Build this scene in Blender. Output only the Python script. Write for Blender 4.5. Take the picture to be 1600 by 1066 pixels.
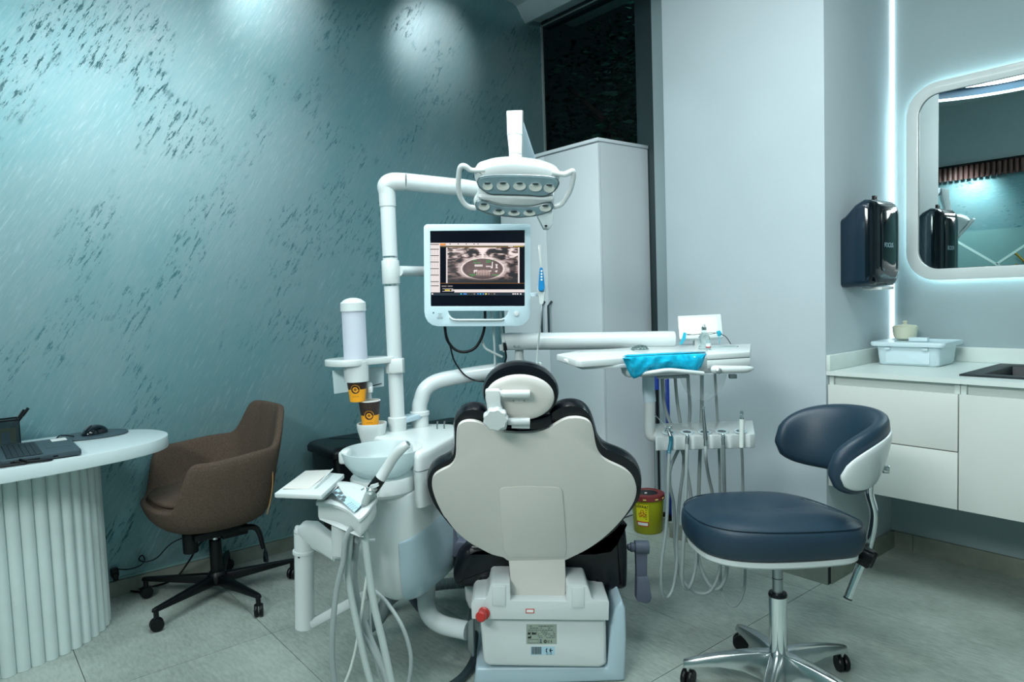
import bpy, bmesh, math, random
from mathutils import Vector as V, Matrix, Quaternion, noise as mnoise
random.seed(7)
PI = math.pi
sc = bpy.context.scene
col = sc.collection
for o in list(bpy.data.objects): bpy.data.objects.remove(o)

# ------------------------------------------------------------------ camera
H = 1.2553
FPX, YAW, PITCH, ROLL, CX, CY = 1089.72, 0.887779, 0.0634776, -0.0346512, 800.0, 533.0
Fv = V((-math.sin(YAW) * math.cos(PITCH), math.cos(YAW) * math.cos(PITCH), -math.sin(PITCH)))
_r = V((math.cos(YAW), math.sin(YAW), 0)); _u = _r.cross(Fv)
Rv = math.cos(ROLL) * _r + math.sin(ROLL) * _u
Uv = math.cos(ROLL) * _u - math.sin(ROLL) * _r
RH = V((math.cos(YAW), math.sin(YAW), 0)); FH = V((-math.sin(YAW), math.cos(YAW), 0)); ZZ = V((0, 0, 1))
XX = V((1, 0, 0)); YY = V((0, 1, 0))
CAM = V((0, 0, H))
cam = bpy.data.cameras.new('camera'); camo = bpy.data.objects.new('camera', cam); col.objects.link(camo)
cam.sensor_width = 36; cam.lens = FPX / 1600 * 36; cam.clip_start = .05
m = Matrix.Identity(4)
for i, a in enumerate((Rv, Uv, -Fv)):
    for j in range(3): m[j][i] = a[j]
m.translation = CAM
camo.matrix_world = m
sc.camera = camo
sc.view_settings.view_transform = 'Standard'; sc.view_settings.look = 'None'
sc.view_settings.gamma = 1; sc.view_settings.use_curve_mapping = False
sc.view_settings.exposure = 0.85
sc.cycles.use_denoising = True
sc.cycles.max_bounces = 8
sc.cycles.sample_clamp_indirect = 6

def ray(x, y): return Rv * ((x - CX) / FPX) - Uv * ((y - CY) / FPX) + Fv
def AT(x, y, v): d = ray(x, y); return CAM + d * (v / d.dot(FH))      # point seen there, v metres ahead
def ONZ(x, y, z): d = ray(x, y); return CAM + d * ((z - H) / d.z)
def ONX(x, y, a): d = ray(x, y); return CAM + d * (a / d.x)
def ONY(x, y, a): d = ray(x, y); return CAM + d * (a / d.y)
def ONP(x, y, p, n): d = ray(x, y); return CAM + d * ((p - CAM).dot(n) / d.dot(n))
def W(u, v, z): return RH * u + FH * v + ZZ * z

# ------------------------------------------------------------------ lights
w = bpy.data.worlds.new('night'); sc.world = w; w.use_nodes = True
w.node_tree.nodes['Background'].inputs[0].default_value = (.10, .2, .22, 1)
w.node_tree.nodes['Background'].inputs[1].default_value = .012
def light(name, kind, loc, power, color, size=.2, to=None, angle=60, blend=.6, sy=None, spread=None):
    l = bpy.data.lights.new(name, kind); l.energy = power; l.color = color
    if kind == 'AREA':
        l.size = size
        if sy: l.shape = 'RECTANGLE'; l.size_y = sy
        else: l.shape = 'DISK'
        if spread: l.spread = math.radians(spread)
    if kind == 'SPOT': l.spot_size = math.radians(angle); l.spot_blend = blend; l.shadow_soft_size = size
    if kind == 'POINT': l.shadow_soft_size = size
    o = bpy.data.objects.new(name, l); col.objects.link(o); o.location = loc
    if to is not None: o.rotation_euler = (V(to) - V(loc)).to_track_quat('-Z', 'Y').to_euler()
    return o
COOL = (.84, .985, 1.0); WARM = (.95, .985, .96); ROSE = (1.0, .87, .86)
light('ceiling_lamp_near', 'AREA', (-.75, 1.35, 2.90), 24, COOL, 1.0, (-.75, 1.35, 0))
light('ceiling_lamp_desk', 'AREA', (-1.85, .45, 2.86), 14, COOL, .9, (-1.85, .45, 0))
light('rear_fill_light', 'AREA', (-.35, -1.60, 2.62), 56, WARM, 1.5, (-.60, 1.6, 2.05), sy=.5)  # added fill from behind the camera, brightens the surfaces facing it
light('wall_downlight', 'SPOT', (-2.85, 2.36, 3.08), 15, ROSE, .05, (-3.46, 2.33, 2.72), 54, 1)
light('wall_downlight', 'SPOT', (-2.85, 1.40, 3.08), 13, ROSE, .05, (-3.46, 1.38, 2.76), 54, 1)
light('wall_downlight', 'SPOT', (-.6, 1.5, 3.05), 68, ROSE, .10, (-3.46, .74, 2.02), 40, 1)
light('wall_downlight', 'SPOT', (-1.6, .0, 3.05), 16, ROSE, .10, (-3.46, .10, 1.9), 60, 1)
light('column_downlight', 'SPOT', (-1.35, 1.9, 3.05), 4, WARM, .10, (-1.65, 2.9, 2.0), 90, 1)
light('unit_downlight', 'SPOT', (-1.55, 1.2, 3.05), 34, WARM, .12, (-1.75, 1.75, .8), 62, 1)
light('back_downlight', 'SPOT', (-2.75, -1.25, 2.45), 30, COOL, .06, (-2.75, -1.7, 2.0), 90, .9)

light('cabinet_fill_spot', 'SPOT', (-1.75, 1.75, 3.05), 40, COOL, .1, (-2.65, 2.75, 1.1), 52, 1)  # added spot that only brightens the tall cabinet

# ------------------------------------------------------------------ materials
def s2l(c):
    return tuple(((x / 255) / 12.92 if x / 255 <= .04045 else ((x / 255 + .055) / 1.055) ** 2.4) for x in c)
def nd(t, kind, **kw):
    n = t.nodes.new(kind)
    for k, v in kw.items(): setattr(n, k, v)
    return n
def mat(name, rgb, rough=.4, metal=0, var=.04, scale=8, bump=0, bscale=200, coat=0, trans=0, ior=1.45, alpha=1, emit=None, estr=0, spec=.5, sss=0):
    m = bpy.data.materials.new(name); m.use_nodes = True
    t = m.node_tree; b = t.nodes['Principled BSDF']; c = s2l(rgb)
    tc = nd(t, 'ShaderNodeTexCoord'); nz = nd(t, 'ShaderNodeTexNoise')
    nz.inputs['Scale'].default_value = scale; nz.inputs['Detail'].default_value = 4
    t.links.new(tc.outputs['Object'], nz.inputs['Vector'])
    mp = nd(t, 'ShaderNodeMapRange'); mp.inputs[3].default_value = 1 - var; mp.inputs[4].default_value = 1 + var
    mp.inputs[1].default_value = .3; mp.inputs[2].default_value = .7
    t.links.new(nz.outputs[0], mp.inputs[0])
    mx = nd(t, 'ShaderNodeVectorMath', operation='SCALE'); mx.inputs[0].default_value = c
    t.links.new(mp.outputs[0], mx.inputs['Scale']); t.links.new(mx.outputs[0], b.inputs['Base Color'])
    b.inputs['Roughness'].default_value = rough; b.inputs['Metallic'].default_value = metal
    b.inputs['Coat Weight'].default_value = coat; b.inputs['Transmission Weight'].default_value = trans
    b.inputs['IOR'].default_value = ior; b.inputs['Alpha'].default_value = alpha
    b.inputs['Specular IOR Level'].default_value = spec
    if sss: b.inputs['Subsurface Weight'].default_value = sss; b.inputs['Subsurface Scale'].default_value = .02
    if emit: b.inputs['Emission Color'].default_value = (*s2l(emit), 1); b.inputs['Emission Strength'].default_value = estr
    if bump:
        n2 = nd(t, 'ShaderNodeTexNoise'); n2.inputs['Scale'].default_value = bscale; n2.inputs['Detail'].default_value = 3
        t.links.new(tc.outputs['Object'], n2.inputs['Vector'])
        bp = nd(t, 'ShaderNodeBump'); bp.inputs['Strength'].default_value = bump; bp.inputs['Distance'].default_value = .002
        t.links.new(n2.outputs[0], bp.inputs['Height']); t.links.new(bp.outputs[0], b.inputs['Normal'])
    return m
M = {}
M['white'] = mat('white_plastic', (203, 211, 211), .28, coat=.3, var=.015)
M['white_metal'] = mat('white_enamel', (205, 214, 216), .25, coat=.4, var=.01)
M['back_shell'] = mat('grey_white_shell', (205, 203, 198), .3, var=.015, coat=.15)
M['vinyl'] = mat('black_vinyl', (5, 10, 17), .28, var=.1, bump=.1, bscale=300, coat=.15, spec=.35)
M['stool_vinyl'] = mat('blue_vinyl', (27, 49, 64), .42, var=.04, bump=.25, bscale=400)
M['black'] = mat('black_plastic', (7, 10, 14), .38, var=.1, spec=.35)
M['black_gloss'] = mat('gloss_black', (7, 18, 26), .10, var=.05, coat=.25, spec=.4)
M['navy'] = mat('navy_plastic', (12, 36, 52), .3, var=.05, coat=.3)
M['grey_arm'] = mat('grey_lilac_plastic', (84, 92, 108), .5, var=.04, bump=.2)
M['chrome'] = mat('chrome', (220, 226, 228), .12, 1, var=.02)
M['alu'] = mat('cast_aluminium', (190, 196, 196), .22, 1, var=.05)
M['steel'] = mat('brushed_steel', (150, 158, 160), .35, 1, var=.06)
M['hose'] = mat('grey_hose', (150, 162, 162), .45, var=.03)
M['hose_light'] = mat('light_hose', (176, 188, 186), .4, var=.03)
M['rib'] = mat('ribbed_hose', (110, 122, 124), .45, var=.05)
M['cable_white'] = mat('white_cable', (200, 212, 212), .45)
M['cable_blue'] = mat('teal_cable', (30, 90, 105), .45)
M['brown'] = mat('brown_fabric', (88, 75, 65), .95, var=.35, scale=260, bump=.6, bscale=500, spec=.2)
M['front'] = mat('drawer_front', (204, 208, 203), .42, var=.01)
M['stitch'] = mat('tan_stitch', (170, 130, 75), .8)
M['desk'] = mat('desk_white', (206, 220, 222), .35, var=.01)
M['flute'] = mat('fluted_white', (200, 214, 212), .5, var=.03, scale=14)
M['laptop'] = mat('dark_laptop', (58, 74, 82), .45, var=.05)
M['key'] = mat('black_keys', (28, 38, 46), .5)
M['cabinet'] = mat('cabinet_white', (214, 222, 226), .4, var=.01)
M['cream'] = mat('cream_white', (210, 220, 216), .4, var=.01)
M['wallR'] = mat('grey_wall', (150, 168, 172), .75, var=.02, scale=3, bump=.15, bscale=90)
M['wallC'] = mat('column_paint', (186, 198, 204), .6, var=.03, scale=2.5, bump=.2, bscale=70)
M['ceil'] = mat('ceiling_paint', (175, 190, 192), .8, var=.02)
M['cornice'] = mat('cornice_plaster', (150, 168, 172), .8, var=.05)
M['dark_frame'] = mat('dark_window_frame', (44, 58, 62), .4, var=.06)
M['seal'] = mat('pale_seal', (130, 145, 145), .6)
M['led'] = mat('led_strip', (255, 255, 255), .5, emit=(225, 250, 255), estr=1.6)
M['led_soft'] = mat('led_mirror', (255, 255, 255), .5, emit=(215, 250, 255), estr=8)
M['ring_led'] = mat('ring_led', (255, 255, 255), .5, emit=(235, 245, 255), estr=2.5)
M['mirror'] = mat('mirror_glass', (215, 228, 228), .0, 1, var=0)
M['glass'] = mat('window_glass', (200, 225, 225), .02, trans=1, ior=1.08)
M['frost'] = mat('frosted_glass', (225, 238, 240), .32, var=.01, trans=.55, ior=1.25)
M['clear'] = mat('clear_plastic', (225, 240, 240), .05, trans=.95, ior=1.12)
M['film'] = mat('cyan_film', (20, 190, 228), .12, var=.25, scale=45, trans=.3, ior=1.15, coat=.8, bump=1.0, bscale=55)
M['cyan'] = mat('cyan_plastic', (30, 165, 190), .4)
M['blue'] = mat('blue_plastic', (30, 60, 150), .4)
M['blue_hand'] = mat('camera_blue', (20, 130, 190), .3)
M['yellow'] = mat('yellow_plastic', (158, 160, 14), .4, var=.04)
M['yellow_label'] = mat('yellow_label', (225, 215, 20), .5)
M['maroon'] = mat('maroon_lid', (112, 44, 44), .4, var=.05)
M['redk'] = mat('red_knob', (176, 44, 40), .35)
M['orange'] = mat('orange_paper', (245, 165, 25), .5)
M['coffee'] = mat('coffee_print', (52, 38, 32), .5, var=.5, scale=120)
M['paper'] = mat('white_paper', (225, 228, 226), .7)
M['print'] = mat('black_print', (25, 32, 34), .6)
M['print_grey'] = mat('grey_print', (90, 104, 108), .6)
M['print_red'] = mat('red_print', (190, 50, 35), .6)
M['print_blue'] = mat('blue_print', (70, 130, 170), .5)
M['pale_blue'] = mat('pale_blue_panel', (165, 200, 215), .4)
M['plate'] = mat('rating_plate', (150, 162, 150), .35, var=.06)
M['sage'] = mat('pale_blue_cover', (168, 190, 200), .3, var=.02, coat=.2)
M['lens'] = mat('lamp_lens_panel', (118, 146, 154), .3, var=.08, scale=20)
M['reflector'] = mat('lamp_reflector', (214, 220, 214), .2, .25)
M['gold'] = mat('gold_metal', (180, 150, 60), .3, .9)
M['slat'] = mat('walnut_slat', (92, 62, 56), .5, var=.25, scale=20)
M['pot'] = mat('beige_ceramic', (206, 208, 186), .5, var=.03)
M['tub'] = mat('tub_plastic', (200, 220, 226), .35, var=.01, coat=.2)
M['sink'] = mat('black_composite', (22, 30, 34), .5, var=.2, scale=60)
M['note'] = mat('yellow_note', (205, 196, 105), .8)
M['mesh'] = mat('black_mesh', (40, 60, 66), .5, alpha=.55)
M['baseb'] = mat('stone_baseboard', (128, 136, 126), .6, var=.12, scale=14, bump=.2, bscale=60)
M['leaf'] = mat('night_leaf', (40, 84, 66), .5, var=.8, scale=4)
M['ring_blue'] = mat('ring_housing', (30, 66, 90), .4)
M['white_line'] = mat('white_line', (200, 225, 222), .6)
M['teal_paint'] = mat('plain_teal_panel', (120, 160, 160), .6, var=.03)

def tile_mat():
    m = bpy.data.materials.new('floor_tile'); m.use_nodes = True; t = m.node_tree; b = t.nodes['Principled BSDF']
    g = nd(t, 'ShaderNodeNewGeometry')
    n1 = nd(t, 'ShaderNodeTexNoise'); n1.inputs['Scale'].default_value = 2.2; n1.inputs['Detail'].default_value = 8; n1.inputs['Roughness'].default_value = .65
    n2 = nd(t, 'ShaderNodeTexNoise'); n2.inputs['Scale'].default_value = 26; n2.inputs['Detail'].default_value = 6
    mp = nd(t, 'ShaderNodeMapping'); mp.inputs['Scale'].default_value = (1, 3.5, 1)
    t.links.new(g.outputs['Position'], n1.inputs['Vector'])
    t.links.new(g.outputs['Position'], mp.inputs['Vector']); t.links.new(mp.outputs[0], n2.inputs['Vector'])
    ad = nd(t, 'ShaderNodeMath', operation='ADD'); t.links.new(n1.outputs[0], ad.inputs[0])
    ml = nd(t, 'ShaderNodeMath', operation='MULTIPLY'); ml.inputs[1].default_value = .55
    t.links.new(n2.outputs[0], ml.inputs[0]); t.links.new(ml.outputs[0], ad.inputs[1])
    oi = nd(t, 'ShaderNodeObjectInfo')
    a2 = nd(t, 'ShaderNodeMath', operation='MULTIPLY_ADD'); a2.inputs[1].default_value = .06
    t.links.new(oi.outputs['Random'], a2.inputs[0]); t.links.new(ad.outputs[0], a2.inputs[2])
    cr = nd(t, 'ShaderNodeValToRGB'); t.links.new(a2.outputs[0], cr.inputs[0])
    cr.color_ramp.elements[0].position = .62; cr.color_ramp.elements[0].color = (*s2l((134, 145, 138)), 1)
    cr.color_ramp.elements[1].position = .98; cr.color_ramp.elements[1].color = (*s2l((170, 181, 174)), 1)
    t.links.new(cr.outputs[0], b.inputs['Base Color']); b.inputs['Roughness'].default_value = .52
    bp = nd(t, 'ShaderNodeBump'); bp.inputs['Strength'].default_value = .15; bp.inputs['Distance'].default_value = .002
    t.links.new(n2.outputs[0], bp.inputs['Height']); t.links.new(bp.outputs[0], b.inputs['Normal'])
    return m
M['tile'] = tile_mat()
M['grout'] = mat('grout', (34, 42, 42), .9)

def plaster_mat():
    # pearl glaze dragged diagonally over a darker teal ground
    m = bpy.data.materials.new('teal_pearl_plaster'); m.use_nodes = True; t = m.node_tree; b = t.nodes['Principled BSDF']
    g = nd(t, 'ShaderNodeNewGeometry'); L = t.links
    def streak(ang, sx, sy, sc_, det, loc=(0, 0, 0), rough=.6):
        r = nd(t, 'ShaderNodeMapping'); r.inputs['Rotation'].default_value = (ang, 0, 0); r.inputs['Location'].default_value = loc
        s = nd(t, 'ShaderNodeMapping'); s.inputs['Scale'].default_value = (1, sx, sy)
        n = nd(t, 'ShaderNodeTexNoise'); n.inputs['Scale'].default_value = sc_; n.inputs['Detail'].default_value = det; n.inputs['Roughness'].default_value = rough
        L.new(g.outputs['Position'], r.inputs[0]); L.new(r.outputs[0], s.inputs[0]); L.new(s.outputs[0], n.inputs['Vector'])
        return n.outputs[0]
    A = math.radians(32)
    def ramp(v, lo, hi, a=0., b_=1.):
        k = nd(t, 'ShaderNodeMapRange'); k.inputs[1].default_value = lo; k.inputs[2].default_value = hi
        k.inputs[3].default_value = a; k.inputs[4].default_value = b_; k.interpolation_type = 'SMOOTHSTEP'; L.new(v, k.inputs[0]); return k.outputs[0]
    def op(o, a, b_):
        k = nd(t, 'ShaderNodeMath', operation=o)
        for i, x in enumerate((a, b_)):
            if isinstance(x, (int, float)): k.inputs[i].default_value = x
            else: L.new(x, k.inputs[i])
        return k.outputs[0]
    fine = streak(A, 9, .9, 16, 8)            # hair streaks
    flecks = streak(A, 4.6, 1.0, 13, 10, (3, 1, 2), .74)
    patch = streak(A, 1.2, .8, 2.4, 5, (1, 5, 0))
    broad = streak(A, 1.6, .7, 1.1, 3, (7, 2, 0))
    gap = op('MULTIPLY', ramp(flecks, .535, .585), ramp(patch, .50, .58))       # where the glaze is torn open
    lite = op('MULTIPLY', ramp(fine, .54, .74), ramp(patch, .52, .38))
    glaze = op('ADD', op('MULTIPLY', ramp(broad, .35, .65), .25), op('MULTIPLY', fine, .55))
    mix1 = nd(t, 'ShaderNodeMix', data_type='RGBA'); L.new(glaze, mix1.inputs[0])
    mix1.inputs[6].default_value = (*s2l((88, 150, 158)), 1); mix1.inputs[7].default_value = (*s2l((158, 174, 177)), 1)
    mix2 = nd(t, 'ShaderNodeMix', data_type='RGBA'); L.new(lite, mix2.inputs[0]); L.new(mix1.outputs[2], mix2.inputs[6])
    mix2.inputs[7].default_value = (*s2l((146, 182, 190)), 1)
    mix3 = nd(t, 'ShaderNodeMix', data_type='RGBA'); L.new(gap, mix3.inputs[0]); L.new(mix2.outputs[2], mix3.inputs[6])
    mix3.inputs[7].default_value = (*s2l((62, 110, 118)), 1)
    L.new(mix3.outputs[2], b.inputs['Base Color'])
    rg = ramp(gap, 0, 1, .48, .7); L.new(rg, b.inputs['Roughness'])
    mt = ramp(gap, 0, 1, .55, .15); L.new(mt, b.inputs['Metallic'])
    bp = nd(t, 'ShaderNodeBump'); bp.inputs['Strength'].default_value = .16; bp.inputs['Distance'].default_value = .003
    hh = op('SUBTRACT', fine, op('MULTIPLY', gap, .8)); L.new(hh, bp.inputs['Height']); L.new(bp.outputs[0], b.inputs['Normal'])
    return m
M['plaster'] = plaster_mat()

# ------------------------------------------------------------------ building helpers
ORG = {}
def fix(o, label=None, cat=None, group=None, kind=None):
    if label: o['label'] = label
    if cat: o['category'] = cat
    if group: o['group'] = group
    if kind: o['kind'] = kind
    return o
def thing(name, label, cat, loc, group=None):
    o = bpy.data.objects.new(name, None); col.objects.link(o); o.location = loc; o.empty_display_size = .05
    ORG[o.name] = V(loc); return fix(o, label, cat, group)
def frame(axis, hint=None):
    a = V(axis).normalized(); h = V(hint) if hint is not None else (ZZ if abs(a.z) < .9 else XX)
    x = h.cross(a).normalized(); return x, a.cross(x).normalized(), a
def cr(pts, sub=8, closed=False):
    P = [V(p) for p in pts]; n = len(P)
    if n < 3: return P
    out = []
    rng = range(n) if closed else range(n - 1)
    for i in rng:
        p1, p2 = P[i], P[(i + 1) % n]
        p0 = P[i - 1] if (i > 0 or closed) else p1 * 2 - p2
        p3 = P[(i + 2) % n] if (i + 2 < n or closed) else p2 * 2 - p1
        for k in range(sub):
            t = k / sub
            out.append(.5 * ((2 * p1) + (p2 - p0) * t + (2 * p0 - 5 * p1 + 4 * p2 - p3) * t * t + (3 * p1 - p0 - 3 * p2 + p3) * t ** 3))
    if not closed: out.append(P[-1])
    return out
class MB:
    def __init__(s): s.bm = bmesh.new(); s.uv = None
    def rings(s, R, caps=True, closed=False, loop=True):
        vs = [[s.bm.verts.new(p) for p in r] for r in R]; n = len(vs[0])
        m_ = len(vs)
        for i in range(m_ if closed else m_ - 1):
            a, b = vs[i], vs[(i + 1) % m_]
            for k in range(n if loop else n - 1):
                try: s.bm.faces.new((a[k], a[(k + 1) % n], b[(k + 1) % n], b[k]))
                except ValueError: pass
        if caps and not closed:
            s.bm.faces.new(vs[0][::-1]); s.bm.faces.new(vs[-1])
        return s
    def box(s, c, size, ax=(XX, YY, ZZ)):
        c = V(c); h = [ax[i] * (size[i] / 2) for i in range(3)]
        f = lambda k: [c - h[0] - h[1] + h[2] * k, c + h[0] - h[1] + h[2] * k, c + h[0] + h[1] + h[2] * k, c - h[0] + h[1] + h[2] * k]
        return s.rings([f(-1), f(1)])
    def bb(s, x0, x1, y0, y1, z0, z1): return s.box(((x0 + x1) / 2, (y0 + y1) / 2, (z0 + z1) / 2), (x1 - x0, y1 - y0, z1 - z0))
    def cyl(s, p, q, r, r2=None, n=28):
        p, q = V(p), V(q); x, y, a = frame(q - p); r2 = r if r2 is None else r2
        return s.rings([[c + (x * math.cos(2 * PI * k / n) + y * math.sin(2 * PI * k / n)) * rr for k in range(n)] for c, rr in ((p, r), (q, r2))])
    def lathe(s, prof, base, axis=ZZ, n=40, closed=False, sx=1, hint=None):
        x, y, a = frame(axis, hint); base = V(base)
        return s.rings([[base + a * h + (x * math.cos(2 * PI * k / n) * sx + y * math.sin(2 * PI * k / n)) * max(r, 1e-5) for k in range(n)] for r, h in prof], caps=not closed, closed=closed)
    def tube(s, pts, r, n=12, sub=8, smooth=True, closed=False, caps=True, flat=1):
        P = cr(pts, sub, closed) if smooth else [V(p) for p in pts]; m_ = len(P)
        T = []
        for i in range(m_):
            if closed: d = P[(i + 1) % m_] - P[i - 1]
            else: d = P[min(i + 1, m_ - 1)] - P[max(i - 1, 0)]
            T.append(d.normalized())
        x, y, a = frame(T[0]); R = []
        for i in range(m_):
            if i: q = T[i - 1].rotation_difference(T[i]); x = (q @ x).normalized(); y = T[i].cross(x).normalized(); x = y.cross(T[i]).normalized()
            if callable(r): rr = r(i / (m_ - 1))
            elif isinstance(r, (list, tuple)):
                f = i / (m_ - 1) * (len(r) - 1); j = min(int(f), len(r) - 2); rr = r[j] + (r[j + 1] - r[j]) * (f - j)
            else: rr = r
            R.append([P[i] + (x * math.cos(2 * PI * k / n) + y * math.sin(2 * PI * k / n) * flat) * rr for k in range(n)])
        return s.rings(R, caps=caps, closed=closed)
    def ribbed(s, pts, r, pitch=.008, n=18):
        P = cr(pts, 30); L = [0]
        for i in range(1, len(P)): L.append(L[-1] + (P[i] - P[i - 1]).length)
        N = int(L[-1] / pitch * 2); Q = []; j = 0
        for i in range(N + 1):
            t = L[-1] * i / N
            while j < len(L) - 2 and L[j + 1] < t: j += 1
            f = (t - L[j]) / max(1e-9, L[j + 1] - L[j]); Q.append(P[j].lerp(P[j + 1], f))
        k = len(Q) - 1
        return s.tube(Q, lambda t: r * (1 if int(round(t * k)) % 2 else .84), n=n, smooth=False)
    def prism(s, pts, vec, holes=()):
        vec = V(vec); pts = [V(p) for p in pts]
        if not holes: return s.rings([pts, [p + vec for p in pts]])
        loops = [pts] + [[V(p) for p in h] for h in holes]; both = []
        for off in (V((0, 0, 0)), vec):
            ed = []; vv = []
            for lp in loops:
                q = [s.bm.verts.new(p + off) for p in lp]; vv.append(q)
                for i in range(len(q)): ed.append(s.bm.edges.new((q[i], q[(i + 1) % len(q)])))
            bmesh.ops.triangle_fill(s.bm, edges=ed, use_beauty=True); both.append(vv)
        for a, b in zip(*both):
            for i in range(len(a)):
                try: s.bm.faces.new((a[i], a[(i + 1) % len(a)], b[(i + 1) % len(a)], b[i]))
                except ValueError: pass
        return s
    def pillow(s, pts, vec, prof):
        # outline pushed through profile [(inset, fraction of vec)]
        vec = V(vec); P = [V(p) for p in pts]; n = len(P); nn = vec.normalized(); N = []
        area = V((0, 0, 0))
        for i in range(n): area += P[i].cross(P[(i + 1) % n])
        sg = -1 if area.dot(nn) > 0 else 1
        for i in range(n):
            d = (P[(i + 1) % n] - P[i - 1]).normalized(); N.append(nn.cross(d) * sg)
        return s.rings([[P[i] + N[i] * ins + vec * f for i in range(n)] for ins, f in prof])
    def quad(s, a, b, c, d, uv=True):
        f = s.bm.faces.new([s.bm.verts.new(V(p)) for p in (a, b, c, d)])
        if uv:
            if s.uv is None: s.uv = s.bm.loops.layers.uv.new('UVMap')
            for l, q in zip(f.loops, ((0, 0), (1, 0), (1, 1), (0, 1))): l[s.uv].uv = q
        return s
    def build(s, name, m_, parent=None, bevel=0, seg=2, smooth=True, ang=38, flat=False, sub=0, weld=False):
        bm = s.bm
        if weld: bmesh.ops.remove_doubles(bm, verts=bm.verts, dist=1e-4)
        if not flat: bmesh.ops.recalc_face_normals(bm, faces=bm.faces)
        if bevel:
            E = [e for e in bm.edges if len(e.link_faces) == 2 and e.calc_face_angle(0) > math.radians(32)]
            bmesh.ops.bevel(bm, geom=E, offset=bevel, offset_type='OFFSET', segments=seg, profile=.5, affect='EDGES', clamp_overlap=True)
        if smooth:
            for f in bm.faces: f.smooth = True
            for e in bm.edges:
                if len(e.link_faces) == 2 and e.calc_face_angle(0) > math.radians(ang): e.smooth = False
        org = ORG[parent.name] if parent else None
        own = parent is None
        if own:
            mn = V((min(v.co.x for v in bm.verts), min(v.co.y for v in bm.verts), min(v.co.z for v in bm.verts)))
            mx = V((max(v.co.x for v in bm.verts), max(v.co.y for v in bm.verts), max(v.co.z for v in bm.verts)))
            org = V(((mn.x + mx.x) / 2, (mn.y + mx.y) / 2, mn.z))
        for v in bm.verts: v.co -= org
        me = bpy.data.meshes.new(name); bm.to_mesh(me); bm.free()
        o = bpy.data.objects.new(name, me); col.objects.link(o); me.materials.append(M[m_] if isinstance(m_, str) else m_)
        if own: o.location = org
        else: o.parent = parent
        ORG[o.name] = org
        if sub:
            md = o.modifiers.new('s', 'SUBSURF'); md.levels = sub; md.render_levels = sub
        return o
def text(body, size, loc, right, up, m_, parent, name='lettering', bold=0, align='CENTER'):
    c = bpy.data.curves.new(name, 'FONT'); c.body = body; c.size = size; c.align_x = align; c.align_y = 'CENTER'; c.extrude = .0002; c.offset = bold
    c.materials.append(M[m_]); o = bpy.data.objects.new(name, c); col.objects.link(o)
    r, u = V(right).normalized(), V(up).normalized(); n = r.cross(u).normalized(); u = n.cross(r)
    mm = Matrix.Identity(4)
    for i, a in enumerate((r, u, n)):
        for j in range(3): mm[j][i] = a[j]
    bpy.context.view_layer.update()
    me = bpy.data.meshes.new_from_object(o.evaluated_get(bpy.context.evaluated_depsgraph_get())); bpy.data.objects.remove(o); bpy.data.curves.remove(c)
    mm.translation = V(loc) - ORG[parent.name]; me.transform(mm); me.name = name
    q = bpy.data.objects.new(name, me); col.objects.link(q); q.parent = parent; ORG[q.name] = ORG[parent.name]
    if not me.materials: me.materials.append(M[m_])
    return q
def rrect(c, r, u, w_, h, rad, n=6):
    c, r, u = V(c), V(r), V(u); out = []
    for cx, cy, a0 in ((1, 1, 0), (-1, 1, 90), (-1, -1, 180), (1, -1, 270)):
        for k in range(n + 1):
            a = math.radians(a0 + 90 * k / n)
            out.append(c + r * (cx * (w_ / 2 - rad) + rad * math.cos(a)) + u * (cy * (h / 2 - rad) + rad * math.sin(a)))
    return out
def ell(c, x, y, a, b, n=40, p=2.0):
    out = []
    for k in range(n):
        t = 2 * PI * k / n; ct, st = math.cos(t), math.sin(t)
        out.append(V(c) + V(x) * a * math.copysign(abs(ct) ** (2 / p), ct) + V(y) * b * math.copysign(abs(st) ** (2 / p), st))
    return out
def crop(ox, oy, s): return lambda x, y, v: AT(ox + x / s, oy + y / s, v)

# ================================================================== THE SETTING
XL, YW, YM, YB, XR, ZC = -3.46, 3.14, 3.455, -1.7, 1.7, 3.12
COLY, COLX0, COLX1 = 2.824, -2.225, -1.414
def struct(o): o['kind'] = 'structure'; return o
fl = struct(MB().bb(XL - .1, XR + .1, YB - .1, YM + .1, -.06, -.003).build('floor', 'grout', smooth=False))
tx = [-2.621 + 1.194 * k for k in range(-1, 5)]; ty = [.294 + .602 * k for k in range(-5, 7)]
tile_me = None
for i in range(len(tx)):
    for j in range(len(ty)):
        x0, y0 = tx[i], ty[j]; x1, y1 = x0 + 1.194, y0 + .602
        x0c, x1c, y0c, y1c = max(x0, XL), min(x1, XR), max(y0, YB), min(y1, YM)
        if x1c - x0c < .05 or y1c - y0c < .05: continue
        MB().bb(x0c + .0014, x1c - .0014, y0c + .0012, y1c - .0012, -.008, 0).build('tile', 'tile', fl, smooth=False)
struct(MB().bb(XL - .1, XL, YB - .1, YW + .02, 0, ZC).build('wall_left', 'plaster', smooth=False))
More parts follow.
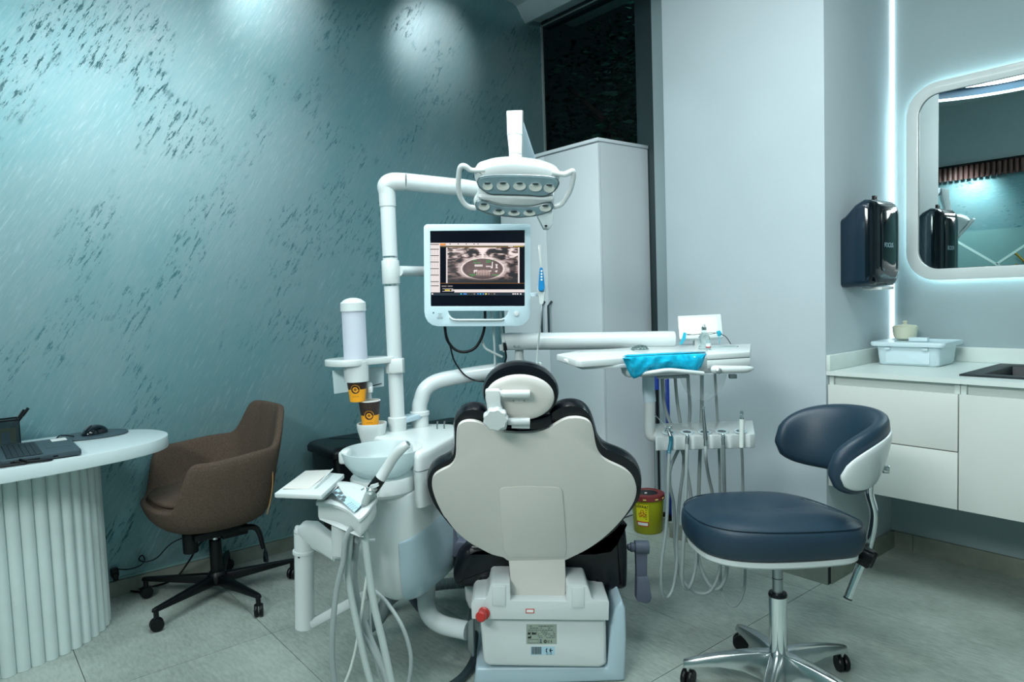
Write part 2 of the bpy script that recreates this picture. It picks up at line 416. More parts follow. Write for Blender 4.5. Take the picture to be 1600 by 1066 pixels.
# window wall: opening from left wall to x=-2.58
WX1 = -2.66
struct(MB().bb(XL - .1, WX1 + .085, YW, YW + .12, 0, .5).build('wall_back', 'wallR', smooth=False))
jm = MB(); jm.bb(ONY(1022, 240, YW - .03).x, COLX0 + .02, YW - .03, YW + .3, 0, ZC)
struct(jm.build('wall_jamb', 'wallR', smooth=False))
JX = ONY(1022, 240, YW - .03).x
c_ = MB(); c_.bb(COLX0, COLX1, COLY, YM + .1, 0, ZC)
struct(c_.build('wall_column', 'wallC', bevel=.004, smooth=True))
struct(MB().bb(COLX1 - .01, XR + .1, YM, YM + .1, 0, ZC).build('wall_front', 'wallR', smooth=False))
struct(MB().bb(XR, XR + .1, YB - .1, YM + .1, 0, ZC).build('wall_right', 'wallR', smooth=False))
struct(MB().bb(XL - .1, XR + .1, YB - .1, YM + .1, ZC, ZC + .1).build('ceiling', 'ceil', smooth=False))
# back wall (seen in the mirror): teal plaster above, panel with white inlaid lines below, walnut slats over
wb = struct(MB().bb(XL - .1, XR + .1, YB - .1, YB, 0, ZC).build('wall_rear', 'plaster', smooth=False))
pn = struct(MB().bb(XL, XR, YB, YB + .02, 0, 1.78).build('trim_1', 'teal_paint', smooth=False))
for (xa, za, xb, zb) in ((-2.95, 1.78, -2.15, 1.20), (-2.45, 1.42, -1.85, 1.85), (-1.9, 1.1, -1.0, 1.78), (-1.3, 1.5, -.6, 1.0)):
    a, b = V((xa, YB + .0202, za)), V((xb, YB + .0202, zb)); 
    if zb > 1.78: b = a + (b - a) * ((1.78 - za) / (zb - za))
    d = (b - a).normalized(); n_ = V((-d.z, 0, d.x)) * .012
    MB().prism([a - n_, b - n_, b + n_, a + n_], (0, .002, 0)).build('inlay_line', 'white_line', pn, smooth=False)
pel = struct(MB().bb(XL, XR, YB, YB + .10, 2.47, 2.49).build('trim_2', 'black', smooth=False))
MB().bb(XL, XR, YB, YB + .04, 2.36, 2.47).build('backing', 'black', pel, smooth=False)
k = 0
while XL + .02 + k * .05 < XR - .3:
    x = XL + .02 + k * .05; MB().cyl((x + .02, YB + .06, 2.33), (x + .02, YB + .06, 2.47), .021, n=8).build('slat', 'slat', pel); k += 1
struct(MB().bb(XL, XR, YB, YB + .02, 2.49, ZC).build('wall_upper', 'ceil', smooth=False))
# baseboards: stone pieces
def baseb(name, a, b, nrm, z=.072, th=.014, piece=.6, off=0):
    a, b, nrm = V(a), V(b), V(nrm); d = (b - a).normalized(); L = (b - a).length
    root = struct(MB().box((a + b) / 2 + nrm * th * .4 + ZZ * (z / 2 - .002), (L, th * .8, z - .006), (d, nrm, ZZ)).build(name, 'grout', smooth=False))
    t = -off
    while t < L:
        t0, t1 = max(t, 0) + .001, min(t + piece, L) - .001
        if t1 - t0 > .01: MB().box(a + d * ((t0 + t1) / 2) + nrm * th / 2 + ZZ * z / 2, (t1 - t0, th, z), (d, nrm, ZZ)).build('stone_piece', 'baseb', root, smooth=False)
        t += piece
    return root
baseb('baseboard_left', (XL, -1.7, 0), (XL, YW, 0), XX, z=.066, off=.3)
baseb('baseboard_column', (COLX0, COLY, 0), (COLX1 + .014, COLY, 0), -YY, z=.078, th=.022)
baseb('baseboard_side', (COLX1, COLY, 0), (COLX1, YM, 0), XX, z=.078, th=.02)
baseb('baseboard_front', (COLX1, YM, 0), (XR, YM, 0), -YY, z=.078, off=.5)
# thin teal cable duct line over the left baseboard
struct(MB().bb(XL, XL + .006, -1.0, YW, .068, .078).build('trim_3', 'teal_paint', smooth=False))
# cornice over the window
prof = [(2.80, 3.125), (2.80, 3.112), (2.86, 3.108), (2.915, 3.102), (2.945, 3.088), (2.965, 3.062), (2.985, 3.030), (3.012, 2.996), (3.03, 2.996), (3.03, 3.03), (3.14, 3.03), (3.14, 3.125)]
struct(MB().prism([V((XL, y, z)) for y, z in prof], (WX1 + .10 - XL, 0, 0)).build('trim_4', 'cornice', ang=25))
struct(MB().bb(WX1 + .085, COLX0, 3.0, 3.14, 3.03, 3.125).build('trim_5', 'cornice', smooth=False))
# window
wi = struct(MB().bb(XL, WX1 + .085, YW + .10, YW + .12, .5, .52).build('window_1', 'dark_frame', smooth=False))
MB().bb(WX1, WX1 + .125, YW - .005, YW + .09, .5, 3.03).build('window_frame', 'dark_frame', wi, bevel=.003)
MB().bb(XL, WX1, YW + .01, YW + .09, 3.00, 3.03).build('window_frame', 'dark_frame', wi)
MB().bb(XL, WX1, YW + .01, YW + .09, .5, .53).build('window_frame', 'dark_frame', wi)
MB().bb(XL, XL + .006, YW + .005, YW + .02, .5, 3.02).bb(XL, WX1, YW + .0, YW + .012, 3.0, 3.006).build('seal', 'seal', wi, smooth=False)
MB().bb(XL, WX1, YW + .04, YW + .046, .5, 3.02).build('pane', 'glass', wi, smooth=False)

# night foliage outside
def foliage(name, label, cx, cy, cz, R, n, seed, mt='leaf'):
    rd = random.Random(seed); b = MB()
    for i in range(n):
        p = V((rd.gauss(0, .45), rd.gauss(0, .3), rd.gauss(0, .5))) * R + V((cx, cy, cz))
        if p.y < 3.8: p.y = 3.8 + rd.random() * .9
        q = V((rd.uniform(-1, 1), rd.uniform(-1, 1), rd.uniform(-1, 1))).normalized(); x, y, a = frame(q); s_ = rd.uniform(.018, .055)
        vs = [b.bm.verts.new(p + x * s_ * u + y * s_ * v_ + a * s_ * w_) for u, v_, w_ in ((-1, 0, 0), (-.2, .45, .12), (1, 0, 0), (-.2, -.45, .12))]
        b.bm.faces.new(vs)
    o = b.build('foliage', mt, None, smooth=False, flat=True)
    return o
tr = thing('tree', 'dark leafy tree outside the night window above the tall cabinet', 'tree', (-3.6, 4.6, -.5))
fo = foliage('foliage', '', -3.75, 4.7, 2.7, 1.35, 5200, 3)
fo.location = (0, 0, 0); fo.parent = tr
for v in fo.data.vertices: v.co += ORG[fo.name] - ORG[tr.name]
ORG[fo.name] = ORG[tr.name]; fo['kind'] = 'stuff'
tk = MB()
for (pts, r) in ((((-3.6, 4.6, -.5), (-3.55, 4.6, 1.2), (-3.7, 4.5, 2.4), (-3.6, 4.4, 3.6)), [.12, .09, .05]), (((-3.62, 4.55, 1.9), (-3.2, 4.3, 2.4), (-2.9, 4.1, 2.9)), [.05, .02]), (((-3.65, 4.5, 2.0), (-4.0, 4.4, 2.6), (-4.3, 4.2, 3.0)), [.05, .02])):
    tk.tube(pts, r, n=8)
tk.build('trunk', 'slat', tr)
light('street_glow', 'POINT', (-3.25, 3.95, 3.7), 2.2, (.5, .85, 1), .1)

lp = thing('fill_light_housing', 'long flat housing added for the fill light high on the rear wall', 'fill light housing', (-.35, YB, 2.3))  # made-up housing so the rear fill light does not float
MB().bb(-1.12, .42, YB + .002, YB + .045, 2.34, 2.90).build('housing', 'white_metal', lp, bevel=.004)
# ceiling ring pendants
def ring_lamp(c, R, label):
    t = thing('ring_pendant', label, 'ceiling lamp', c, 'ring pendant lamps under the ceiling')
    c = V(c)
    MB().lathe([(R - .02, 0), (R + .02, 0), (R + .02, .075), (R - .02, .075)], c, n=72, closed=True).build('housing', 'ring_blue', t)
    MB().lathe([(R - .021, -.012), (R + .021, -.012), (R + .021, -.0005), (R - .021, -.0005)], c, n=72, closed=True).build('light_strip', 'ring_led', t)
    for k in range(3):
        a = 2 * PI * k / 3 + .4; p = c + V((R * math.cos(a), R * math.sin(a), .07))
        MB().cyl(p, (c.x, c.y, ZC - .02), .0015, n=6).build('wire', 'black', t)
    MB().cyl((c.x, c.y, ZC - .03), (c.x, c.y, ZC), .05).build('canopy', 'white_metal', t, bevel=.003)
ring_lamp((-1.75, .95, 2.80), 1.0, 'round pendant with lit rim, reflected at the top of the wall mirror')

# ------------------------------------------------------------------ mirror
def mirror():
    x0, x1, z0, z1 = -1.334, -.28, 1.263, 2.125
    cx, cz, w_, h = (x0 + x1) / 2, (z0 + z1) / 2, x1 - x0, z1 - z0
    t = thing('wall_mirror', 'rounded rectangular backlit mirror on the wall over the counter', 'mirror', (cx, YM, z0))
    yf = 3.412
    o1 = rrect((cx, yf, cz), XX, ZZ, w_, h, .13, 10); i1 = rrect((cx, yf, cz), XX, ZZ, w_ - .10, h - .10, .085, 10)
    fr = MB()
    ri = [o1, i1]
    n = len(o1); d = YY * .022
    fr.rings([[p + d for p in o1], [p for p in o1], [p for p in i1], [p + d for p in i1]], closed=True)
    fr.build('frame', 'white', t, bevel=.003)
    g = rrect((cx, yf + .010, cz), XX, ZZ, w_ - .104, h - .104, .083, 10)
    MB().prism(g, (0, .006, 0)).build('glass', 'mirror', t, smooth=False)
    e1 = rrect((cx, yf + .026, cz), XX, ZZ, w_ - .02, h - .02, .12, 10)
    e2 = rrect((cx, yf + .026, cz), XX, ZZ, w_ - .044, h - .044, .11, 10)
    MB().rings([e1, [p + YY * .010 for p in e1], [p + YY * .010 for p in e2], e2], closed=True).build('light_strip', 'led_soft', t, smooth=False)
    MB().prism(rrect((cx, yf + .022, cz), XX, ZZ, w_ - .1, h - .1, .08, 6), (0, .021, 0)).build('backing', 'black', t, smooth=False)
mirror()
cl = MB().box((COLX1 + .008, YM - .007, 2.05), (.012, .010, 2.12)).build('corner_light_strip', 'led'); fix(cl, 'thin vertical lit strip in the wall corner left of the mirror', 'light strip')

# ------------------------------------------------------------------ counter
DX = -.927
def cabinet(name, label, x0, x1, drawers):
    t = thing(name, label, 'cabinet', ((x0 + x1) / 2, COLY + .02, .42))
    b = MB(); y0_, y1_ = COLY + .024, YM - .001
    b.bb(x0 + .001, x0 + .019, y0_, y1_, .42, .884).bb(x1 - .019, x1 - .001, y0_, y1_, .42, .884).bb(x0 + .02, x1 - .02, y0_, y1_, .42, .438)
    b.bb(x0 + .02, x1 - .02, y1_ - .016, y1_, .439, .884).bb(x0 + .02, x1 - .02, y0_ + .012, y0_ + .03, .60, .884)
    b.build('body', 'cream', t, smooth=False)
    if drawers:
        for z0, z1 in ((.6355, .846), (.42, .6315)):
            MB().bb(x0 + .004, x1 - .002, COLY + .004, COLY + .022, z0, z1).build('drawer', 'front', t, bevel=.0012)
    else:
        MB().bb(x0 + .002, x1 - .002, COLY + .004, COLY + .022, .42, .846).build('door', 'front', t, bevel=.0012)
cabinet('drawer_cabinet', 'white wall-hung drawer unit with two drawers behind the blue stool backrest', COLX1 + .002, DX, True)
cabinet('sink_cabinet', 'white wall-hung cabinet with one tall door under the black sink', DX, -.30, False)
cabinet('corner_cabinet', 'white wall-hung cabinet right of the sink cabinet', -.30, .35, False)
wt = thing('worktop', 'pale stone worktop with low upstand over the white wall cabinets', 'worktop', (-.6, 3.1, .885))
# worktop with sink cutout
sx0, sx1, sy0, sy1 = -.92, -.42, 2.93, 3.36
b = MB()
for q in ((COLX1 + .001, sx0, COLY, YM - .001), (sx1, .36, COLY, YM - .001), (sx0, sx1, COLY, sy0), (sx0, sx1, sy1, YM - .001)): b.bb(q[0], q[1], q[2], q[3], .885, .903)
b.build('slab', 'cream', wt, smooth=False)
MB().bb(COLX1 + .001, COLX1 + .018, COLY, YM - .001, .9035, .968).build('upstand', 'cream', wt, bevel=.0015)
MB().bb(COLX1 + .019, .36, YM - .019, YM - .002, .9035, .968).build('upstand', 'cream', wt, bevel=.0015)
sk = thing('kitchen_sink', 'black composite sink set into the pale worktop', 'sink', ((sx0 + sx1) / 2, (sy0 + sy1) / 2, .74))
o_ = [V((sx0 - .035, sy0 - .012, .9035)), V((sx1 + .012, sy0 - .012, .9035)), V((sx1 + .012, sy1 + .012, .9035)), V((sx0 - .035, sy1 + .012, .9035))]
def shr(P, d, z): c = sum(P, V()) / 4; return [V((p.x + (d if p.x < c.x else -d), p.y + (d if p.y < c.y else -d), z)) for p in P]
MB().rings([o_, shr(o_, 0, .910), shr(o_, .012, .912), shr(o_, .06, .909), shr(o_, .07, .75), shr(o_, .075, .748), shr(o_, .055, .742), shr(o_, .05, .9035)], closed=False, caps=False).bb(sx0 + .05, sx1 - .05, sy0 + .05, sy1 - .05, .740, .749).build('basin', 'sink', sk, bevel=.002)
MB().cyl(((sx0 + sx1) / 2, (sy0 + sy1) / 2, .749), ((sx0 + sx1) / 2, (sy0 + sy1) / 2, .752), .04).build('drain', 'steel', sk)

# storage tub
def tub():
    P = [ONZ(1372, 569, .905), ONZ(1467, 573.5, .905)]
    a = P[0]; ax = (P[1] - P[0]); ax.z = 0; L = ax.length; ax.normalize(); ay = V((-ax.y, ax.x, 0))
    D = .20; h = .088; c = a + ax * L / 2 + ay * D / 2
    t = thing('storage_tub', 'pale plastic storage tub with lid at the left end of the worktop', 'storage box', (c.x, c.y, .9035))
    r = lambda k, z: [p + ZZ * (z) for p in rrect((c.x, c.y, .9045), ax, ay, L + k, D + k, .02, 5)]
    MB().rings([r(-.01, 0), r(0, .006), r(.016, h), r(.018, h)]).build('tub_body', 'tub', t)
    MB().prism(rrect(V((c.x, c.y, .9045 + h * .42)) - ay * (D / 2 + .0025), ax, ZZ, L * .72, h * .66, .006, 4), -ay * .003).build('front_panel', 'tub', t, bevel=.001)
    MB().rings([r(.05, h - .006), r(.056, h + .004), r(.05, h + .012), r(.036, h + .012), r(.02, h + .007)]).build('lid', 'tub', t)
    for k in (-.32, .3):
        MB().box(V((c.x, c.y, .9045 + h - .016)) + ax * L * k - ay * (D / 2 + .012), (.022, .01, .012), (ax, ay, ZZ)).build('clip', 'tub', t, bevel=.003)
    MB().box(V((c.x, c.y, .9045 + h + .017)) + ax * .01 + ay * .0, (.075, .03, .018), (ax, ay, ZZ)).build('lid_handle', 'tub', t, bevel=.004)
    pb = V((c.x, c.y, 0)) - ax * (L * .28) + ay * .06; pb.z = .9045 + h + .0125
    q = thing('lidded_pot', 'small beige lidded pot on the left end of the storage tub', 'pot', pb)
    MB().lathe([(.0, 0), (.03, 0), (.042, .006), (.047, .02), (.05, .048), (.051, .056), (.048, .058), (0, .058)], pb, n=36).build('pot_body', 'pot', q)
    MB().lathe([(0, .0585), (.046, .0585), (.045, .062), (.012, .066), (.007, .07), (.011, .078), (.006, .083), (0, .083)], pb, n=36).build('pot_lid', 'pot', q)
tub()

# soap / towel dispenser on the column side
def dispenser():
    P = lambda x, y, xo: ONX(x, y, xo)
    c = ONX(1340, 380, COLX1)
    yc = 3.08; zc = 1.425; w_ = .265; h = .36
    a = ONX(1308, 400, COLX1); b_ = ONX(1395, 400, COLX1 + .2)
    t = thing('towel_dispenser', 'black glossy towel dispenser on the side of the white column', 'dispenser', (COLX1, yc, zc - h / 2))
    def ring(x, ky, kz, r, dz=0): return rrect((x, yc, zc + dz), -YY, ZZ, w_ * ky, h * kz, r, 6)
    x = COLX1
    MB().rings([ring(x + .001, .94, .80, .02, -.035), ring(x + .02, 1, .84, .03, -.03), ring(x + .06, 1, .95, .03, -.008), ring(x + .095, 1, 1.0, .03, 0), ring(x + .118, .98, .98, .035, 0)]).build('body', 'navy', t)
    MB().rings([ring(x + .105, 1.0, .985, .035), ring(x + .125, .97, .95, .04), ring(x + .137, .87, .9, .05), ring(x + .141, .7, .82, .05)]).build('cover', 'black_gloss', t)
    MB().prism(rrect((x + .1412, yc, zc + .01), -YY, ZZ, w_ * .52, h * .7, .02), (.003, 0, 0)).build('window_panel', 'black_gloss', t, bevel=.001)
    text('FOCUS', .027, (x + .1445, yc, zc - .01), YY, ZZ, 'pale_blue', t)
    MB().prism(rrect((x + .08, yc + .0, zc + h / 2 + .012), YY, ZZ, .024, .022, .004), (.012, 0, 0), [rrect((x + .08, yc, zc + h / 2 + .012), YY, ZZ, .009, .009, .002)]).build('key', 'black', t)
    MB().box((x + .1, yc, zc - h / 2 - .008), (.08, .12, .012)).build('paper_slot', 'paper', t, bevel=.002)
dispenser()

# coat hook behind the camera (seen in the mirror)
ck = thing('coat_rack', 'brass branch coat hook reflected at the right edge of the mirror', 'coat rack', (-2.17, YB + .02, 1.2))
MB().cyl((-2.17, YB + .05, 1.22), (-2.17, YB + .05, 1.56), .018, n=20).build('post', 'gold', ck)
for k, z in enumerate((1.44, 1.33)):
    for s in (-1, 1): MB().cyl((-2.17, YB + .05, z - .05), (-2.17 + s * .09, YB + .09, z + .05 - .02 * s), .010, n=16).cyl((-2.17 + s * .088, YB + .089, z + .048 - .02 * s), (-2.17 + s * .097, YB + .092, z + .056 - .02 * s), .015, n=16).build('branch', 'gold', ck)
MB().box((-2.17, YB + .027, 1.39), (.06, .012, .3)).build('mount_plate', 'gold', ck)

# tall cabinet in the corner
def tall_cabinet():
    x0, x1, y0, y1, z1 = XL + .045, -2.580, 2.723, YW - .012, 2.074
    t = thing('tall_cabinet', 'tall white two-door cabinet below the dark window', 'cabinet', ((x0 + x1) / 2, (y0 + y1) / 2, 0))
    MB().bb(x0, x1, y0 + .02, y1, .0, z1 - .02).build('body', 'cabinet', t, smooth=False)
    MB().bb(x0 - .004, x1 + .006, y0 - .002, y1, z1 - .018, z1).build('top_panel', 'cabinet', t, bevel=.0015)
    xm = -3.0
    for a, b_ in ((x0, xm - .0015), (xm + .0015, x1)):
        d = MB().bb(a, b_, y0, y0 + .018, .05, z1 - .026).build('door', 'cabinet', t, bevel=.0012)
        hx = xm - .03 if b_ < xm else xm + .03
        h0 = ONY(848 if b_ < xm else 862, 476, y0); 
        zt, zb = 1.20, 1.035
        MB().tube([(hx, y0 - .002, zt + .02), (hx, y0 - .03, zt - .005), (hx, y0 - .03, zb + .005), (hx, y0 - .002, zb - .02)], .0065, n=8, smooth=False).build('handle', 'dark_frame', d)
tall_cabinet()

# ================================================================== DESK SIDE
def desk():
    t = thing('writing_desk', 'white oval-ended desk on a fluted drum base along the teal wall', 'desk', (-3.15, -.1, 0))
    out = [(-2.815, -.9), (-2.815, -.3), (-2.82, .05), (-2.832, .20), (-2.855, .34), (-2.893, .48), (-2.945, .585), (-3.01, .65), (-3.085, .682), (-3.165, .686), (-3.25, .662), (-3.325, .60), (-3.38, .50), (-3.405, .38), (-3.41, .2), (-3.41, -.3), (-3.41, -.9)]
    P = cr([V((x, y, .698)) for x, y in out], 5)
    MB().prism(P, (0, 0, .047)).build('tabletop', 'desk', t, bevel=.003)
    path = cr([V((x, y, 0)) for x, y in [(-2.955, -.75), (-2.955, -.3), (-2.955, .05), (-2.967, .13), (-2.988, .21), (-3.02, .285), (-3.07, .35), (-3.14, .405), (-3.22, .43), (-3.30, .41), (-3.36, .35), (-3.39, .25), (-3.395, .1), (-3.395, -.3), (-3.395, -.75)]], 20)
    L = [0]
    for i in range(1, len(path)): L.append(L[-1] + (path[i] - path[i - 1]).length)
    MB().prism([p + (V((-3.18, -.2, 0)) - p).normalized() * .004 + ZZ * .004 for p in path[::6]], (0, 0, .69)).build('drum', 'flute', t)
    s_, j = 0.0, 0
    while s_ < L[-1]:
        while L[j + 1] < s_ and j < len(L) - 2: j += 1
        p = path[j].lerp(path[j + 1], (s_ - L[j]) / max(1e-6, L[j + 1] - L[j]))
        MB().cyl(p + ZZ * .001, p + ZZ * .697, .0232, n=16).build('flute', 'flute', t); s_ += .0445
desk()

def laptop():
    x0, x1, y0, y1, z = -3.215, -2.872, .115, .352, .7465
    t = thing('laptop', 'open dark grey laptop on the white desk', 'laptop', ((x0 + x1) / 2, (y0 + y1) / 2, z))
    MB().prism(rrect(((x0 + x1) / 2, (y0 + y1) / 2, z + .003), XX, YY, x1 - x0, y1 - y0, .012), (0, 0, .017)).build('base', 'laptop', t, bevel=.002)
    MB().bb(x0 + .025, x1 - .02, y0 + .02, y0 + .125, z + .0202, z + .0206).build('keyboard_tray', 'black', t, smooth=False)
    b = MB()
    for r in range(6):
        for k in range(15):
            b.bb(x0 + .028 + k * .0198, x0 + .0455 + k * .0198, y0 + .023 + r * .0165, y0 + .037 + r * .0165, z + .0207, z + .0225)
    kk = b.build('keys', 'key', t, smooth=False); kk['kind'] = 'stuff'
    MB().prism(rrect((-3.05, y1 - .055, z + .0202), XX, YY, .10, .075, .004), (0, 0, .0004)).build('touchpad', 'laptop', t, smooth=False)
    MB().bb(x0 + .012, x0 + .075, y1 - .062, y1 - .012, z + .0202, z + .0207).build('paper_sticker', 'paper', t, smooth=False)
    b = MB()
    for k in range(14): b.bb(x1 - .0003, x1 + .0006, y0 + .03 + k * .006, y0 + .034 + k * .006, z + .007, z + .013)
    b.bb(x1 - .0003, x1 + .0006, y0 + .15, y0 + .165, z + .007, z + .013)
    b.build('vent_ports', 'black', t, smooth=False)
    a = V((0, -.35, .94)).normalized()
    MB().box(V(((x0 + x1) / 2, y0 - .004, z + .022)) + a * .11, (x1 - x0, .007, .22), (XX, XX.cross(a), a)).build('screen_lid', 'laptop', t, bevel=.003)
laptop()
def pad_mouse():
    c = V((-3.30, .45, .7465))
    MB_ = MB().prism(ell(c, XX, YY, .105, .125, 40, 2.4), (0, 0, .004)); o = MB_.build('mouse_pad', 'laptop', bevel=.001); fix(o, 'dark rounded mouse pad at the rounded end of the desk', 'mouse pad')
    c = V((-3.31, .455, .7507)); t = thing('computer_mouse', 'black computer mouse on the dark pad', 'computer mouse', c)
    f = V((.55, -.83, 0)).normalized(); s = V((-f.y, f.x, 0)); R = []
    for i in range(13):
        q = i / 12; y = -.056 + .112 * q; hw = .031 * (1 - abs(2 * q - 1) ** 3.2) ** .5 + .001; hh = .036 * (math.sin(PI * min(1, q * .9 + .08))) ** .7
        R.append([c + f * y + s * (hw * math.cos(a)) + ZZ * (max(0, math.sin(a)) * hh + .001) for a in [2 * PI * k / 20 for k in range(20)]])
    MB().rings(R).build('shell', 'black_gloss', t, ang=60)
    MB().tube([c + f * .046 + ZZ * .022, c + f * .03 + ZZ * .034, c + f * .012 + ZZ * .038], .003, n=8).build('scroll_wheel', 'steel', t)
    cb = MB().tube([(-3.30, .38, .7525), (-3.25, .33, .770), (-3.235, .30, .7530), (-3.25, .24, .7495), (-3.23, .13, .7495), (-3.24, .04, .7495)], .0022, n=8).build('mouse_cable', 'black'); fix(cb, 'thin black mouse cable running behind the laptop', 'cable')
pad_mouse()
cb = MB().tube([(-2.868, .17, .763), (-2.845, .20, .756), (-2.853, .26, .7505), (-2.862, .20, .7505), (-2.865, .10, .7505), (-2.87, -.05, .7505)], .004, n=10).tube([(-2.8685, .155, .758), (-2.855, .185, .752), (-2.850, .17, .7505), (-2.848, .05, .7505), (-2.852, -.06, .7505)], .0035, n=10).build('laptop_cable', 'black'); fix(cb, 'black cables looping along the near side of the laptop', 'cable')
def pen_holder():
    c = V((-3.345, .165, .7465)); t = thing('pen_holder', 'square black mesh pen holder behind the laptop', 'pen holder', c)
    w_ = .078; h = .098
    MB().bb(c.x - w_ / 2, c.x + w_ / 2, c.y - w_ / 2, c.y + w_ / 2, c.z, c.z + .003).build('base', 'black', t)
    for (dx, dy) in ((1, 0), (-1, 0), (0, 1), (0, -1)):
        MB().box(c + V((dx * w_ / 2, dy * w_ / 2, h / 2)), (w_ if dx == 0 else .001, w_ if dy == 0 else .001, h - .004)).build('mesh_side', 'mesh', t, smooth=False)
    MB().tube([c + V((sx * w_ / 2, sy * w_ / 2, h)) for sx, sy in ((1, 1), (-1, 1), (-1, -1), (1, -1))], .003, n=8, smooth=False, closed=True).build('rim', 'black', t)
    for sx, sy in ((1, 1), (-1, 1), (-1, -1), (1, -1)): MB().cyl(c + V((sx * w_ / 2, sy * w_ / 2, 0)), c + V((sx * w_ / 2, sy * w_ / 2, h)), .0018, n=6).build('corner_wire', 'black', t)
    n1 = MB().box(c + V((.020, .0, .036)), (.003, .056, .062)).build('note_pad', 'note'); fix(n1, 'yellow note card standing in the mesh pen holder', 'note card')
    n2 = MB().box(c + V((.0245, -.006, .030)), (.002, .028, .045)).build('paper_label', 'pale_blue'); fix(n2, 'small pale blue printed slip inside the pen holder', 'paper slip')
    for k, (a, b_) in enumerate((((-.012, -.02, .004), (-.0, .075, .135)), ((-.024, -.024, .004), (-.02, .062, .128)))):
        p = thing('pen', ('thicker' if k == 0 else 'thinner') + ' black pen leaning out of the mesh pen holder', 'pen', c + V(a), )
        A_, B_ = c + V(a), c + V(b_); MB().cyl(A_, A_.lerp(B_, .8), .0045 if k == 0 else .0036, n=12).build('barrel', 'black', p); MB().cyl(A_.lerp(B_, .78), B_, .0056 if k == 0 else .0044, n=12).build('cap', 'black', p)
pen_holder()

